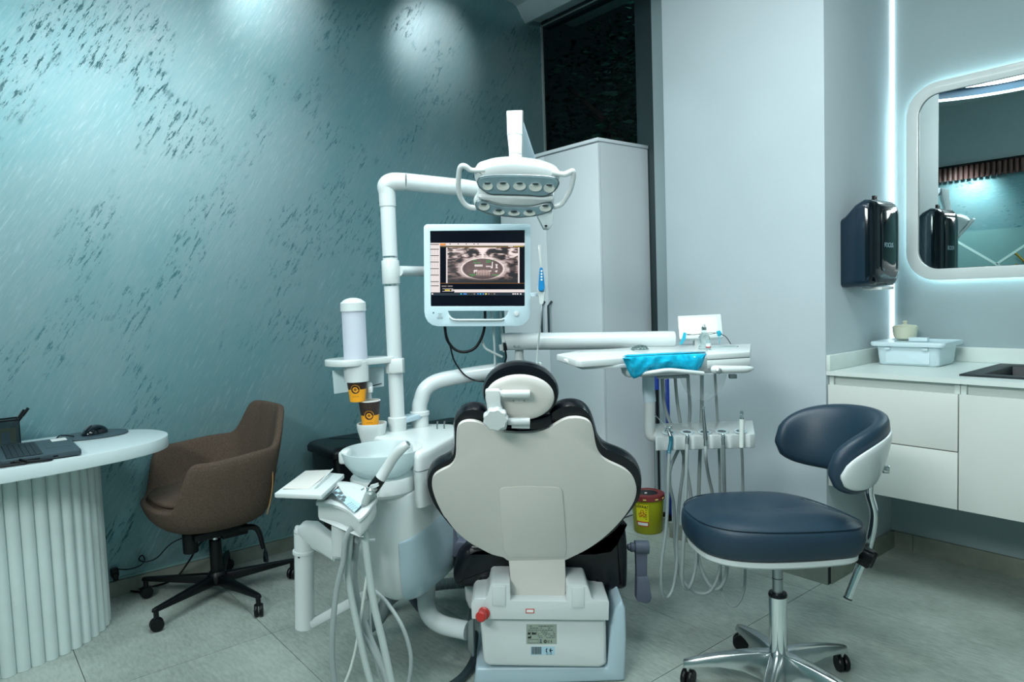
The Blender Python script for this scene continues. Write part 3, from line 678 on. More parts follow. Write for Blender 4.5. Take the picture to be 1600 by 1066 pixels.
def castor(b, p, f, r=.026, w_=.034):
    s = ZZ.cross(f).normalized()
    for k in (-1, 1): b.lathe([(r * .55, -w_ * .21), (r * .9, -w_ * .2), (r, -w_ * .08), (r, w_ * .08), (r * .9, w_ * .2), (r * .55, w_ * .21)], p + s * k * w_ * .29 + ZZ * r, s, n=26)
def office_chair():
    hub = W(-1.31, 2.95, 0); c = W(-1.335, 2.99, 0)
    f = (RH * -.75 + FH * -.66).normalized(); s = (RH * .66 + FH * -.75).normalized()
    t = thing('office_chair', 'brown fabric tub armchair on a black five-star castor base', 'chair', hub)
    N = 64; R = []
    def sm(a, b_, x): k = max(0, min(1, (x - a) / (b_ - a))); return k * k * (3 - 2 * k)
    cols_ = []
    for i in range(N):
        th = 2 * PI * i / N; d = abs(math.degrees(th) if th <= PI else 360 - math.degrees(th))
        h = .450 + (.640 - .450) * sm(42, 60, d) + .015 * sm(70, 120, d) + .155 * sm(128, 150, d)
        ct, st = math.cos(th), math.sin(th); pl = (abs(ct) ** 2.7 + abs(st) ** 2.7) ** (-1 / 2.7)
        rt = pl * (.265 + .03 * sm(40, 80, d) - .02 * sm(130, 180, d)); rb = pl * .245; lean = .035 * sm(120, 170, d)
        side = sm(38, 62, d)
        th_ = .034
        rin = rt - th_ * (.6 + .9 * side)
        prof = [(.02, .315), (.12, .316), (rb * .76, .328), (rb * .95, .365), (rb + (rt - rb) * .35, .365 + (h - .365) * .4), (rt - .004 + lean * .4, .365 + (h - .365) * .8), (rt + lean, h - .010), (rt - .010 + lean, h), (rt - th_ + .008 + lean, h), (rt - th_ + lean, h - .012), (rin - .012 + lean * .3, .452 + (h - .452) * .45), (rin - .03, .452 + (h - .452) * .1), (rin * .72, .455), (rin * .4, .452), (.02, .450)]
        cols_.append([c + f * (ct * r_) + s * (st * r_) + ZZ * z for r_, z in prof])
    K = len(cols_[0])
    MB().rings([[cols_[i][k] for i in range(N)] for k in range(K)]).build('shell', 'brown', t, ang=180, sub=1)
    # seat pad and piping
    pd = []
    for i in range(N):
        th = 2 * PI * i / N; ct, st = math.cos(th), math.sin(th); pl = (abs(ct) ** 2.8 + abs(st) ** 2.8) ** (-1 / 2.8)
        pd.append((ct * pl, st * pl))
    MB().rings([[c + f * (a * r_ + .012) + s * b_ * r_ + ZZ * z for a, b_ in pd] for r_, z in ((.16, .448), (.214, .452), (.222, .462), (.215, .473), (.17, .478), (.05, .479))]).build('seat', 'brown', t, ang=180)
    st_ = []
    for k in range(14):
        q = k / 13; th = math.radians(128); z = .36 + .22 * q; rr = .244 + .034 * math.sin(q * PI / 1.6)
        st_.append(c + f * math.cos(th) * rr * 1.08 + s * math.sin(th) * rr * 1.08 + ZZ * z)
    MB().tube(st_, .0024, n=6).build('zip_seam', 'stitch', t)
    mech = MB().box(hub + ZZ * .296, (.2, .13, .03), (f, s, ZZ)).box(hub - f * .08 + ZZ * .275, (.11, .05, .045), (f, s, ZZ)).cyl(hub + f * .1 + ZZ * .31, hub + f * .1 + ZZ * .225, .03)
    mech.build('tilt_mechanism', 'black', t, bevel=.004)
    lv = W(-1.12, 2.86, 0)
    a0 = hub + ZZ * .295 - f * .08 + s * .05
    MB().tube([a0, a0 - f * .07 + s * .03 - ZZ * .01, a0 - f * .09 + s * .05 - ZZ * .10], [.014, .012, .009], n=10).build('lever', 'black', t)
    e = a0 - f * .095 + s * .055 - ZZ * .10
    MB().lathe([(.006, 0), (.016, -.02), (.022, -.05), (.018, -.058), (.0, -.058)], e, ZZ, n=18, sx=.5).build('lever_paddle', 'black_gloss', t)
    MB().cyl(hub + ZZ * .25, hub + ZZ * .285, .014).build('gas_piston', 'chrome', t)
    MB().cyl(hub + ZZ * .085, hub + ZZ * .255, .025).build('column', 'black', t, bevel=.002)
    MB().lathe([(.0, .062), (.034, .062), (.042, .075), (.042, .1), (.03, .118), (0, .118)], hub).build('hub', 'black', t)
    for k in range(5):
        a = math.radians(-39 + 72 * k); d = RH * math.cos(a) + FH * math.sin(a); sd = ZZ.cross(d)
        tip = hub + d * .32
        def sec(r_, z0, z1, w_): p = hub + d * r_; return [p + sd * w_ + ZZ * z0, p - sd * w_ + ZZ * z0, p - sd * w_ * .7 + ZZ * z1, p + sd * w_ * .7 + ZZ * z1]
        lg = MB().rings([sec(.02, .066, .106, .022), sec(.17, .072, .100, .018), sec(.318, .078, .094, .013), sec(.334, .078, .092, .009)]).build('leg', 'black', t, bevel=.003)
        b = MB(); castor(b, tip + W(0, 0, 0.0005) + sd * 0, (d + sd * (.9 if k % 2 else -.7)).normalized()); b.cyl(tip + ZZ * .045, tip + ZZ * .08, .010, n=14)
        b.build('castor', 'black', t)
office_chair()
pg = MB().tube([ONX(180, 889, XL + .04), ONX(200, 890, XL + .03), ONX(219, 884, XL + .03), ONX(226, 875, XL + .03), ONX(222, 868, XL + .03), ONX(217, 874, XL + .036), ONX(226, 878, XL + .04), ONX(245, 872, XL + .06), ONX(270, 848, XL + .1), W(-1.40, 3.02, .27)], .0026, n=8).build('thin_cable', 'black'); fix(pg, 'thin black cable with a small loop from the wall to the office chair', 'cable')
pw = thing('wall_plug', 'black plug on the teal wall beside the fluted desk base', 'plug', (XL, .66, .1))
q = ONX(178, 893, XL)
MB().box(q + V((.016, 0, 0)), (.032, .03, .034)).box(q + V((.03, 0, -.015)), (.02, .022, .03)).build('plug_body', 'black', pw, bevel=.003)
q2 = [V((-3.38, .62, .006)), ONZ(205, 923, .006), ONZ(250, 914, .006), ONZ(276, 902, .01), AT(296, 876, 3.1), AT(312, 850, 3.05), W(-1.33, 3.02, .27)]
fix(MB().tube(q2, .0045, n=8).build('power_cable', 'black'), 'thicker black cable on the floor under the office chair', 'cable')

def chest():
    x0, x1, y0, y1, h = -3.40, -3.09, 1.40, 2.30, .56
    t = thing('black_chest', 'black lidded chest against the teal wall behind the spittoon unit', 'chest', ((x0 + x1) / 2, (y0 + y1) / 2, 0))
    c = V(((x0 + x1) / 2, (y0 + y1) / 2, 0))
    r = lambda k, z, q=.03: [V((p.x, p.y, z)) for p in rrect(c, XX, YY, x1 - x0 + k, y1 - y0 + k, q, 5)]
    MB().rings([r(-.11, .0), r(-.09, .02), r(-.04, .40), r(-.015, .50), r(-.015, .515)]).build('body', 'black', t)
    MB().rings([r(.0, .505), r(.02, .512), r(.02, .535), r(.0, .552), r(-.03, .560), r(-.06, .560)]).build('lid', 'black', t)
    for a, b_ in (((-3.36, 1.5), (-3.25, 1.6)), ((-3.25, 1.6), (-3.13, 1.6)), ((-3.25, 1.6), (-3.25, 2.2))):
        d = (V(b_) - V(a)); L = d.length; mp = (V(a) + V(b_)) / 2
        dv = V((d.x, d.y, 0)).normalized()
        MB().box((mp.x, mp.y, .5612), (L, .006, .003), (dv, ZZ.cross(dv), ZZ)).build('lid_rib', 'black_gloss', t)
chest()

# ------------------------------------------------------------------ stool
def stool():
    hub = W(.79, 2.09, 0); t = thing('rolling_stool', 'blue vinyl operator stool on a polished aluminium star base', 'stool', hub)
    sc_ = W(.775, 2.155, 0)
    # seat outline in plan (u, v offsets), from the photo's silhouette
    pts = [(-.245, -.02), (-.243, .07), (-.20, .15), (-.12, .20), (.0, .215), (.10, .205), (.17, .16), (.215, .07), (.245, -.04), (.252, -.12), (.22, -.175), (.14, -.195), (.03, -.205), (-.08, -.20), (-.17, -.17), (-.225, -.11)]
    P = cr([sc_ + RH * a + FH * b_ for a, b_ in pts], 5, True)
    def up(x, y, z): return z
    rings = []
    for ins, z in ((-.035, .458), (-.012, .462), (.0, .485), (.004, .515), (0, .545), (-.008, .553), (-.012, .552), (-.03, .565), (-.07, .577), (-.12, .580), (-.17, .575), (-.20, .573)):
        rr = []
        for p in P:
            d = (p - sc_); L = d.length; q = sc_ + d * ((L + ins) / L if L + ins > .01 else .05)
            e = q - sc_; sad = .012 * max(0, 1 - abs(e.dot(FH)) / .1) * (-1 if z > .56 else 0)
            rr.append(q + ZZ * (z + sad + (e.dot(RH) * -.02 if z > .54 else 0)))
        rings.append(rr)
    MB().rings(rings).build('seat', 'stool_vinyl', t, ang=180, sub=1)
    # stitched seam
    seam = [sc_ + (p - sc_) * ((p - sc_).length - .006) / (p - sc_).length + ZZ * (.555 + (p - sc_).dot(RH) * -.02) for p in P]
    MB().tube(seam, .0022, n=6, smooth=False, closed=True).build('seam', 'stool_vinyl', t)
    for sgn in (1, -1):
        MB().tube([sc_ + RH * (-.15) + FH * .055 * sgn + ZZ * .5745, sc_ + RH * -.1 + FH * .08 * sgn + ZZ * .5755, sc_ + FH * .085 * sgn + ZZ * .573, sc_ + RH * .12 + FH * .085 * sgn + ZZ * .570, sc_ + RH * .155 + FH * .07 * sgn + ZZ * .568], .0016, n=6).build('seam', 'stool_vinyl', t)
    MB().rings([[sc_ + (p - sc_) * k_ + ZZ * z_ for p in P] for k_, z_ in ((.80, .436), (.90, .440), (.935, .447), (.94, .462))]).build('seat_pan', 'white', t)
    MB().box(hub + RH * .10 + FH * -.02 + ZZ * .425, (.09, .05, .02), (RH, FH, ZZ)).build('tilt_block', 'black', t, bevel=.006)
    # stem
    MB().cyl(hub + ZZ * .30, hub + ZZ * .436, .0155).build('gas_piston', 'steel', t)
    MB().cyl(hub + ZZ * .365, hub + ZZ * .367, .0159).build('piston_ring', 'black', t)
    MB().lathe([(.014, .305), (.027, .308), (.028, .314), (.026, .32), (.014, .321)], hub).build('collar', 'black', t)
    MB().cyl(hub + ZZ * .11, hub + ZZ * .309, .0272).build('column', 'chrome', t)
    MB().lathe([(0, .045), (.034, .045), (.040, .07), (.038, .11), (.030, .135), (0, .135)], hub).build('hub', 'alu', t)
    for k in range(5):
        a = math.radians(168 - 72 * k); d = RH * math.cos(a) + FH * math.sin(a); sd = ZZ.cross(d)
        def sec(r_, z0, z1, w_): p = hub + d * r_; return [p + sd * w_ + ZZ * z0, p - sd * w_ + ZZ * z0, p - sd * w_ * .55 + ZZ * z1, p + sd * w_ * .55 + ZZ * z1]
        MB().rings([sec(.02, .035, .135, .034), sec(.06, .055, .133, .032), sec(.11, .075, .126, .030), sec(.18, .080, .113, .026), sec(.25, .071, .095, .020), sec(.287, .062, .084, .016)]).build('leg', 'alu', t, bevel=.004)
        b = MB(); tip = hub + d * .272; cd = (d * .4 + sd * .9).normalized()
        castor(b, tip, cd, .027, .036); b.build('castor', 'black', t)
        MB().cyl(tip + ZZ * .05, tip + ZZ * .075, .008, n=12).build('castor_stem', 'alu', t)
    # backrest: curved pad
    o = W(.925, 2.15, 0); rad = .165
    def arc(A, r_, z): a = math.radians(A); return o + RH * (r_ * math.cos(a)) + FH * (r_ * 1.08 * math.sin(a)) + ZZ * z
    R = []; n = 26; NA = 40; A0, A1 = 106, -100
    for i in range(NA + 1):
        q = i / NA; A = A0 + (A1 - A0) * q
        e = (1 - abs(2 * q - 1) ** 3.2) ** .5 if 0 < q < 1 else 0
        hz = .012 + .095 * e; th = .010 + .022 * e
        zc = .735 + .03 * math.sin(PI * q) - .018 * q + .005
        tilt = .18 * (math.sin(PI * q))
        ring = []
        for k in range(n):
            b_ = 2 * PI * k / n; cz = math.copysign(abs(math.sin(b_)) ** .8, math.sin(b_)) * hz; cr_ = math.copysign(abs(math.cos(b_)) ** .7, math.cos(b_)) * th
            ring.append(arc(A, rad + cr_ + cz * tilt * 1.6, zc + cz))
        R.append(ring)
    MB().rings(R).build('backrest', 'stool_vinyl', t, ang=180)
    R = []
    for i in range(NA + 1):
        q = i / NA; A = 52 + (-92 - 52) * q
        e = (1 - abs(2 * q - 1) ** 3) ** .5 if 0 < q < 1 else 0
        hz = .006 + .072 * e; zc = .725 + .03 * math.sin(PI * q) - .012 * q
        R.append([arc(A, rad + .018 + (.012 + .010 * e) * (math.cos(2 * PI * k / 16) * .5 + .5) + math.sin(2 * PI * k / 16) * hz * .25, zc + math.sin(2 * PI * k / 16) * hz) for k in range(16)])
    MB().rings(R).build('back_shell', 'white', t, ang=180)
    MB().cyl(arc(-25, rad + .026, .70), arc(-25, rad + .045, .70), .012).build('shell_screw', 'alu', t, bevel=.003)
    p = [AT(1346, 735, 2.15), AT(1358, 765, 2.15), AT(1366, 805, 2.15), AT(1358, 850, 2.15), AT(1340, 895, 2.15), AT(1325, 934, 2.15)]
    p[0] = arc(-5, rad + .02, .70)
    MB().tube(p, .0125, n=18).build('back_tube', 'chrome', t)
    d = (p[5] - p[4]).normalized(); MB().cyl(p[5], p[5] + d * .004, .0135).build('end_cap', 'black', t)
    cpt = AT(1345, 866, 2.14); ax = (W(.06, -.02, -.0)).normalized()
    MB().box(cpt, (.075, .05, .055), ((RH * .9 + ZZ * -.4).normalized(), FH, (RH * .4 + ZZ * .9).normalized())).box(AT(1305, 872, 2.14), (.10, .045, .018), ((RH * .98 - ZZ * .1).normalized(), FH, ZZ)).build('clamp', 'black', t, bevel=.006)
    k0 = AT(1352, 872, 2.10); kd = (RH * -.1 - FH * .8 - ZZ * .1).normalized(); X_, Y_, A_ = frame((RH * .75 - FH * .55 - ZZ * .35).normalized())
    kr = [[k0 + A_ * h + (X_ * math.cos(2 * PI * k / 48) + Y_ * math.sin(2 * PI * k / 48)) * r_ * (1 + .06 * math.cos(8 * 2 * PI * k / 48)) for k in range(48)] for r_, h in ((.018, -.03), (.026, -.022), (.028, .015), (.02, .022))]
    MB().rings(kr).build('clamp_knob', 'black', t, ang=50)
stool()

def sharps():
    c = W(.684, 3.61, 0); t = thing('sharps_bin', 'yellow sharps bin with a maroon lid on the floor by the tall cabinet', 'medical waste bin', c)
    MB().lathe([(0, .0), (.070, .0), (.074, .006), (.084, .186), (.0, .186)], c, n=48).build('bin_body', 'yellow', t)
    MB().lathe([(.050, .192), (.055, .204), (.076, .207), (.088, .202), (.090, .178), (.086, .178), (.085, .196)], c, n=48, closed=True).build('lid', 'maroon', t)
    MB().lathe([(.0, .199), (.052, .199), (.05, .203), (0, .203)], c, n=40).build('opening', 'black', t)
    MB().box(c + ZZ * .2035 - RH * .01 - FH * .01, (.012, .01, .004), (RH, FH, ZZ)).build('tab', 'paper', t, bevel=.001)
    for k in (-.35, .35, .9): 
        d = (-FH * math.cos(k) + RH * math.sin(k)); MB().box(c + d * .0905 + ZZ * .187, (.016, .004, .006), (ZZ.cross(d), d, ZZ)).build('lid_clip', 'note', t, bevel=.001)
    # label wrapped on the wall
    def wp(a, z, e=.0008): r_ = .074 + .010 * (z / .186) + e; d = -FH * math.cos(a) + RH * math.sin(a); return c + d * r_ + ZZ * z
    def patch(name, m_, a0, a1, z0, z1, e):
        b = MB(); n = 8
        for i in range(n):
            x0, x1 = a0 + (a1 - a0) * i / n, a0 + (a1 - a0) * (i + 1) / n
            b.rings([[wp(x0, z0, e), wp(x1, z0, e), wp(x1, z1, e), wp(x0, z1, e)], [wp(x0, z0, e + .0004), wp(x1, z0, e + .0004), wp(x1, z1, e + .0004), wp(x0, z1, e + .0004)]])
        return b.build(name, m_, t, weld=True)
    patch('label', 'yellow_label', -.98, -.14, .070, .160, .0006); patch('label_stripe', 'print_red', -.98, -.14, .044, .070, .0006); patch('label_field', 'paper', -.90, -.20, .049, .064, .0012)
    ac = -.60; d = -FH * math.cos(ac) + RH * math.sin(ac)
    rt = ZZ.cross(d) * 1
    text('D\u0130KKAT', .019, wp(-.54, .150, .0016), -(d.cross(ZZ)) * -1 if False else ZZ.cross(d), ZZ, 'print', t, bold=.0003)
    # biohazard trefoil
    b = MB(); cc = wp(ac + .05, .112, .0016)
    X_ = ZZ.cross(d)
    for k in range(3):
        a = PI / 2 + 2 * PI * k / 3; q = cc + (X_ * math.cos(a) + ZZ * math.sin(a)) * .011
        pts = [q + (X_ * math.cos(a + f_) + ZZ * math.sin(a + f_)) * .0085 for f_ in [math.radians(x_) for x_ in range(-130, 131, 20)]]
        for i in range(len(pts) - 1): b.tube([pts[i], pts[i + 1]], .0014, n=4, smooth=False)
    b.tube([cc + (X_ * math.cos(2 * PI * k / 16) + ZZ * math.sin(2 * PI * k / 16)) * .0075 for k in range(16)], .0012, n=4, smooth=False, closed=True)
    b.build('hazard_symbol', 'print_red', t, smooth=False)
    for r_ in range(6): MB().box(wp(-.30, .145 - r_ * .012, .0014), (.008, .0008, .003), (X_, d, ZZ)).build('print_mark', 'print', t, smooth=False)
sharps()

# ================================================================== DENTAL CHAIR
C4 = lambda x, y: (640 + x / 3.5525, 560 + y / 3.5525)
C5 = lambda x, y: (640 + x / 3.7275, 780 + y / 3.7275)
def dental_chair():
    t = thing('dental_chair', 'white dental chair with black vinyl cushions seen from behind', 'dental chair', W(.03, 2.6, 0))
    p0, pb = AT(835, 650, 1.98), AT(835, 900, 2.24)
    up = (p0 - pb).normalized(); n = RH.cross(up).normalized() * -1
    if n.dot(FH) < 0: n = -n
    P = lambda q, off=0: ONP(q[0], q[1], p0 + n * off, n)
    L4 = [(262, 400), (275, 370), (305, 353), (350, 350), (395, 362), (430, 382), (480, 402), (540, 413), (620, 418), (700, 411), (760, 395), (800, 373), (850, 345), (890, 333), (940, 332), (985, 345), (1010, 370), (1022, 410), (1030, 460), (1045, 515), (1072, 553), (1115, 580), (1160, 600), (1203, 624), (1237, 658), (1256, 700), (1260, 745), (1247, 795), (1215, 850), (1170, 908), (1110, 970), (1050, 1020)]
    L5 = [(1030, 298), (950, 338), (900, 360), (820, 372), (660, 372), (577, 362), (545, 342), (480, 325), (410, 290), (340, 250), (270, 190), (215, 120)]
    L4b = [(185, 870), (150, 800), (128, 735), (124, 685), (138, 650), (175, 625), (222, 602), (248, 570), (257, 530), (259, 460)]
    px = [C4(*q) for q in L4] + [C5(*q) for q in L5] + [C4(*q) for q in L4b]
    pl = cr([P(q) for q in px], 3, True)
    MB().prism(pl, n * .014).build('back_shell', 'back_shell', t, bevel=.003)
    # raised centre panel
    cpx = [C4(522, 1060), C4(508, 900), C4(496, 745), C4(505, 726), C4(530, 718), C4(660, 712), C4(820, 718), C4(842, 728), C4(850, 745), C4(862, 900), C4(872, 1060), C5(905, 340), C5(577, 340)]
    MB().prism([P(q, -.004) for q in cpx], n * .006).build('centre_panel', 'back_shell', t, bevel=.0025)
    # cushion
    cp = [(254, 430), (252, 385), (264, 345), (292, 312), (335, 294), (380, 294), (412, 306), (436, 340), (480, 372), (560, 392), (640, 396), (720, 388), (780, 362), (788, 318), (830, 288), (880, 273), (935, 277), (978, 300), (1006, 340), (1022, 392), (1037, 445), (1062, 490), (1105, 520), (1170, 545), (1225, 576), (1265, 620), (1283, 680), (1280, 745), (1262, 800), (1200, 880), (1100, 990), (900, 1080), (480, 1080), (280, 980), (170, 860), (128, 790), (106, 725), (104, 680), (118, 640), (150, 606), (205, 578), (236, 555), (250, 520)]
    cpt = cr([P(C4(*q), .016) for q in cp], 3, True)
    ctr = sum(cpt, V()) / len(cpt)
    MB().pillow(cpt, n * .085, [(-.02, 0), (.002, .05), (.006, .25), (.004, .5), (-.010, .75), (-.024, .93), (-.05, 1)]).build('back_cushion', 'vinyl', t, ang=60)
    # strap linking the backrest to the base
    a, b_ = C5(577, 350), C5(905, 350); c, d = C5(590, 588), C5(908, 588)
    q = [AT(*a, 2.215), AT(*b_, 2.215), AT(*C5(908, 470), 2.20), AT(*d, 2.20), AT(*c, 2.20), AT(*C5(585, 470), 2.20)]
    MB().rings([[AT(*C5(577, 350), 2.212), AT(*C5(905, 350), 2.212), AT(*C5(905, 350), 2.235), AT(*C5(577, 350), 2.235)], [AT(*C5(585, 440), 2.205), AT(*C5(908, 440), 2.205), AT(*C5(908, 440), 2.225), AT(*C5(585, 440), 2.225)], [AT(*C5(590, 588), 2.19), AT(*C5(906, 588), 2.19), AT(*C5(906, 588), 2.21), AT(*C5(590, 588), 2.21)], [AT(*C5(590, 640), 2.21), AT(*C5(906, 640), 2.21), AT(*C5(906, 640), 2.23), AT(*C5(590, 640), 2.23)]]).build('back_strap', 'back_shell', t, bevel=.002)
    # headrest
    h0 = AT(815, 612, 1.955); hup = (ZZ * 1 - FH * .22).normalized(); hn = (FH + ZZ * .22).normalized()
    hp = lambda x, y, off=0: ONP(*C4(x, y), h0 + hn * off, hn)
    he = [hp(617 + 203 * math.cos(k * PI / 24) * (1 if True else 1) + 0, 198 - 153 * math.sin(k * PI / 24) + 18 * math.cos(k * PI / 24) * .2, .012) for k in range(48)]
    MB().pillow(he, hn * .075, [(-.02, 0), (.002, .08), (.006, .3), (.004, .6), (-.014, .9), (-.035, 1)]).build('headrest_cushion', 'vinyl', t, ang=60)
    hs = [hp(612 + 192 * math.cos(k * PI / 24), 222 - 126 * math.sin(k * PI / 24)) for k in range(48)]
    hb = MB().pillow(hs, hn * .014, [(-.02, -.3), (-.004, 0), (0, .3), (0, 1)]).build('headrest_shell', 'back_shell', t, ang=60)
    A = lambda x, y, o: ONP(*C4(x, y), h0 - hn * o, hn)
    MB().prism([A(530, 200, .006), A(670, 200, .006), A(668, 225, .006), A(650, 245, .006), A(600, 254, .006), A(555, 242, .006)], hn * .008).build('screw_plate', 'back_shell', t, bevel=.001)
    for x in (576, 606, 636): MB().cyl(A(x, 236, .0065), A(x, 236, .009), .0022 if x != 606 else .0012, n=12).build('screw', 'steel', t)
    MB().cyl(A(512, 197, .022), A(668, 197, .022), .0115).build('hinge_barrel', 'white', t, bevel=.002)
    MB().cyl(A(500, 197, .022), A(514, 197, .022), .009).build('hinge_pin', 'white_metal', t)
    MB().prism([A(420, 172, .012), A(428, 165, .012), A(495, 165, .012), A(503, 172, .012), A(506, 240, .012), A(530, 300, .012), A(545, 345, .012), A(535, 382, .012), A(460, 382, .012), A(430, 330, .012), A(432, 270, .012)], -hn * .022).build('headrest_bracket', 'white', t, bevel=.004)
    kx = [A(478 + 68 * (1 + .05 * math.cos(9 * k * PI / 36)) * math.cos(k * PI / 36), 328 - 60 * (1 + .05 * math.cos(9 * k * PI / 36)) * math.sin(k * PI / 36), .034) for k in range(72)]
    MB().pillow(kx, -hn * .022, [(0, 0), (0, .75), (-.004, 1)]).build('adjusting_knob', 'white', t, ang=30)
    MB().cyl(A(545, 350, .026), A(668, 350, .026), .0105).build('hinge_barrel', 'white', t, bevel=.002)
    MB().prism([A(566, 350, .02), A(668, 350, .02), A(668, 392, .02), A(566, 390, .02)], hn * .03).build('bar_clamp', 'white', t, bevel=.002)
    MB().prism([A(680, 345, -.01), A(735, 335, -.01), A(783, 318, -.01), A(788, 370, -.01), A(730, 395, -.01), A(600, 400, -.01), A(600, 370, -.01)], hn * .03).build('slider_cover', 'vinyl', t, bevel=.003)
    # seat
    s5 = [(262, 495), (250, 450), (262, 380), (290, 318), (345, 275), (420, 268), (1080, 268), (1170, 215), (1222, 120), (1244, 112), (1262, 180), (1274, 300), (1273, 480), (1262, 525), (1215, 537), (1070, 537), (1045, 520), (1025, 492), (480, 492), (450, 515), (420, 525), (300, 520)]
    sp = cr([AT(*C5(*q), 2.30) for q in s5], 3, True)
    MB().pillow(sp, FH * 1.0, [(-.03, -.006), (-.012, .0), (-.003, .012), (0, .03), (0, .95), (-.03, 1)]).build('seat_cushion', 'vinyl', t, ang=60)
    # leg section ahead of the seat
    MB().rings([[W(u, 3.28, .30 + z) for u, z in ((-.2, 0), (.26, 0), (.26, .08), (-.2, .08))], [W(u, 3.75, .24 + z) for u, z in ((-.16, 0), (.22, 0), (.22, .08), (-.16, .08))]]).build('leg_cushion', 'vinyl', t, bevel=.02)
    # armrests
    G = lambda x, y, v: AT(*C5(x, y), v)
    MB().prism([G(*q, 2.36) for q in [(165, 95), (180, 84), (202, 84), (262, 165), (276, 250), (350, 252), (345, 285), (270, 342), (212, 334), (200, 300), (185, 190)]], FH * .06).build('armrest', 'grey_arm', t, bevel=.006)
    ar = MB().cyl(G(1268, 280, 2.40), G(1312, 280, 2.40), .012).cyl(G(1284, 280, 2.40), G(1312, 280, 2.40), .0165).cyl(G(1310, 280, 2.40), G(1392, 280, 2.40), .024)
    ar.prism([G(1318, 300, 2.385), G(1386, 300, 2.385), G(1384, 465, 2.385), G(1322, 465, 2.385)], FH * .03)
    ar = ar.build('armrest_joint', 'grey_arm', t, bevel=.003)
    MB().prism([G(*q, 2.375) for q in [(1324, 458), (1392, 456), (1412, 575), (1400, 605), (1380, 612), (1330, 602), (1322, 590)]], FH * .045).build('armrest', 'grey_arm', t, bevel=.005)
    # housing
    hv = 2.15
    o = [(372, 588), (380, 580), (440, 578), (455, 560), (468, 505), (482, 494), (578, 494), (586, 500), (588, 592), (915, 596), (916, 505), (924, 498), (1028, 502), (1040, 512), (1062, 578), (1075, 588), (1155, 592), (1163, 600), (1160, 708), (362, 700), (358, 610)]
    MB().prism([G(*q, hv) for q in o], FH * .40).build('upper_housing', 'white', t, bevel=.006)
    MB().prism([G(*q, hv + .05) for q in [(580, 540), (920, 544), (920, 610), (580, 606)]], FH * .02).build('slot', 'black', t)
    MB().prism([G(*q, hv - .004) for q in [(480, 510), (560, 510), (560, 628), (482, 624)]], FH * .02).build('raised_panel', 'white', t, bevel=.003)
    MB().prism([G(*q, hv - .004) for q in [(948, 514), (1018, 514), (1020, 636), (946, 634)]], FH * .02).build('raised_panel', 'white', t, bevel=.003)
    MB().prism([G(*q, hv + .02) for q in [(410, 690), (1145, 700), (1150, 955), (1140, 975), (1105, 986), (470, 976), (440, 966), (428, 945)]], FH * .38).build('lower_housing', 'white', t, bevel=.012, seg=3)
    MB().prism([G(*q, 2.40) for q in [(318, 505), (1222, 528), (1225, 560), (1215, 640), (1185, 668), (380, 668), (345, 640), (325, 590)]], FH * .6).build('rear_housing', 'white', t, bevel=.02, seg=3)
    ped = [G(385, 985, 2.18), G(1150, 985, 2.18), G(1180, 700, 2.18), G(1200, 640, 2.18), G(1238, 590, 2.18), G(1258, 640, 2.18), G(1264, 800, 2.18)]
    e0 = G(1256, 1060, 2.18); e1 = G(372, 1060, 2.18); e0.z = .001; e1.z = .001
    MB().prism(ped + [e0, e1], FH * .70).build('pedestal', 'sage', t, bevel=.01, seg=3)
    MB().box((e0 + e1) / 2 + FH * .60 + ZZ * .012, ((e0 - e1).length - .02, 1.05, .022), (RH, FH, ZZ)).build('base_plate', 'white', t, bevel=.006)
    rk = (RH * -.25 - FH * .95 + ZZ * .1).normalized()
    q = G(432, 665, hv)
    MB().lathe([(.0, 0), (.020, 0), (.020, .004), (.0155, .006), (.0165, .034), (.013, .038), (0, .038)], q, rk).build('red_knob', 'redk', t)
    # labels
    def card(name, m_, x0, y0, x1, y1, off=0, par=t): 
        c = [G(x0, y0, hv + .0195 - off), G(x1, y0, hv + .0195 - off), G(x1, y1, hv + .0195 - off), G(x0, y1, hv + .0195 - off)]
        return MB().prism(c, FH * .0006).build(name, m_, par, smooth=False)
    def card2(name, m_, x0, y0, x1, y1, off=0): 
        c = [G(x0, y0, hv - .001 - off), G(x1, y0, hv - .001 - off), G(x1, y1, hv - .001 - off), G(x0, y1, hv - .001 - off)]
        return MB().prism(c, FH * .0008).build(name, m_, t, smooth=False)
    card2('orange_sticker', 'print_red', 676, 640, 726, 666); card2('sticker_field', 'paper', 681, 645, 721, 661, .001)
    rp = card('rating_plate', 'plate', 680, 730, 857, 845)
    card('barcode_label', 'pale_blue', 705, 860, 845, 908)
    rd = random.Random(5)
    for yy, n_ in ((740, 9), (751, 11), (763, 11), (774, 8), (785, 5), (796, 9), (806, 10)):
        x = 690 if yy > 760 else 700
        while x < 845:
            L_ = rd.uniform(6, 16)
            if rd.random() < .8 and not (yy > 790 and x < 740): card('small_print', 'print_grey', x, yy, min(x + L_, 848), yy + 3.5, .0012, rp)
            x += L_ + 4
    card('small_print', 'print', 688, 780, 704, 790, .0012, rp); card('small_print', 'print', 712, 779, 736, 790, .0012, rp)
    MB().prism([G(q_[0], q_[1], hv + .0183) for q_ in [(688, 812), (688, 804), (698, 801), (703, 804), (703, 796), (708, 796), (708, 812)]], FH * .0004).build('factory_symbol', 'print', rp, smooth=False)
    for bx in ((690, 818, 750, 819.5), (690, 838, 750, 839.5), (690, 818, 691.5, 839), (749, 818, 750.5, 839), (757, 818, 770, 822), (760, 823, 767, 832), (757, 833, 771, 840)): card('small_print', 'print_grey', *bx, .0012, rp)
    rt_, up_ = RH, ZZ
    text('\u2299', .009, G(790, 830, hv + .0182), RH, ZZ, 'print', rp, name='symbol_mark')
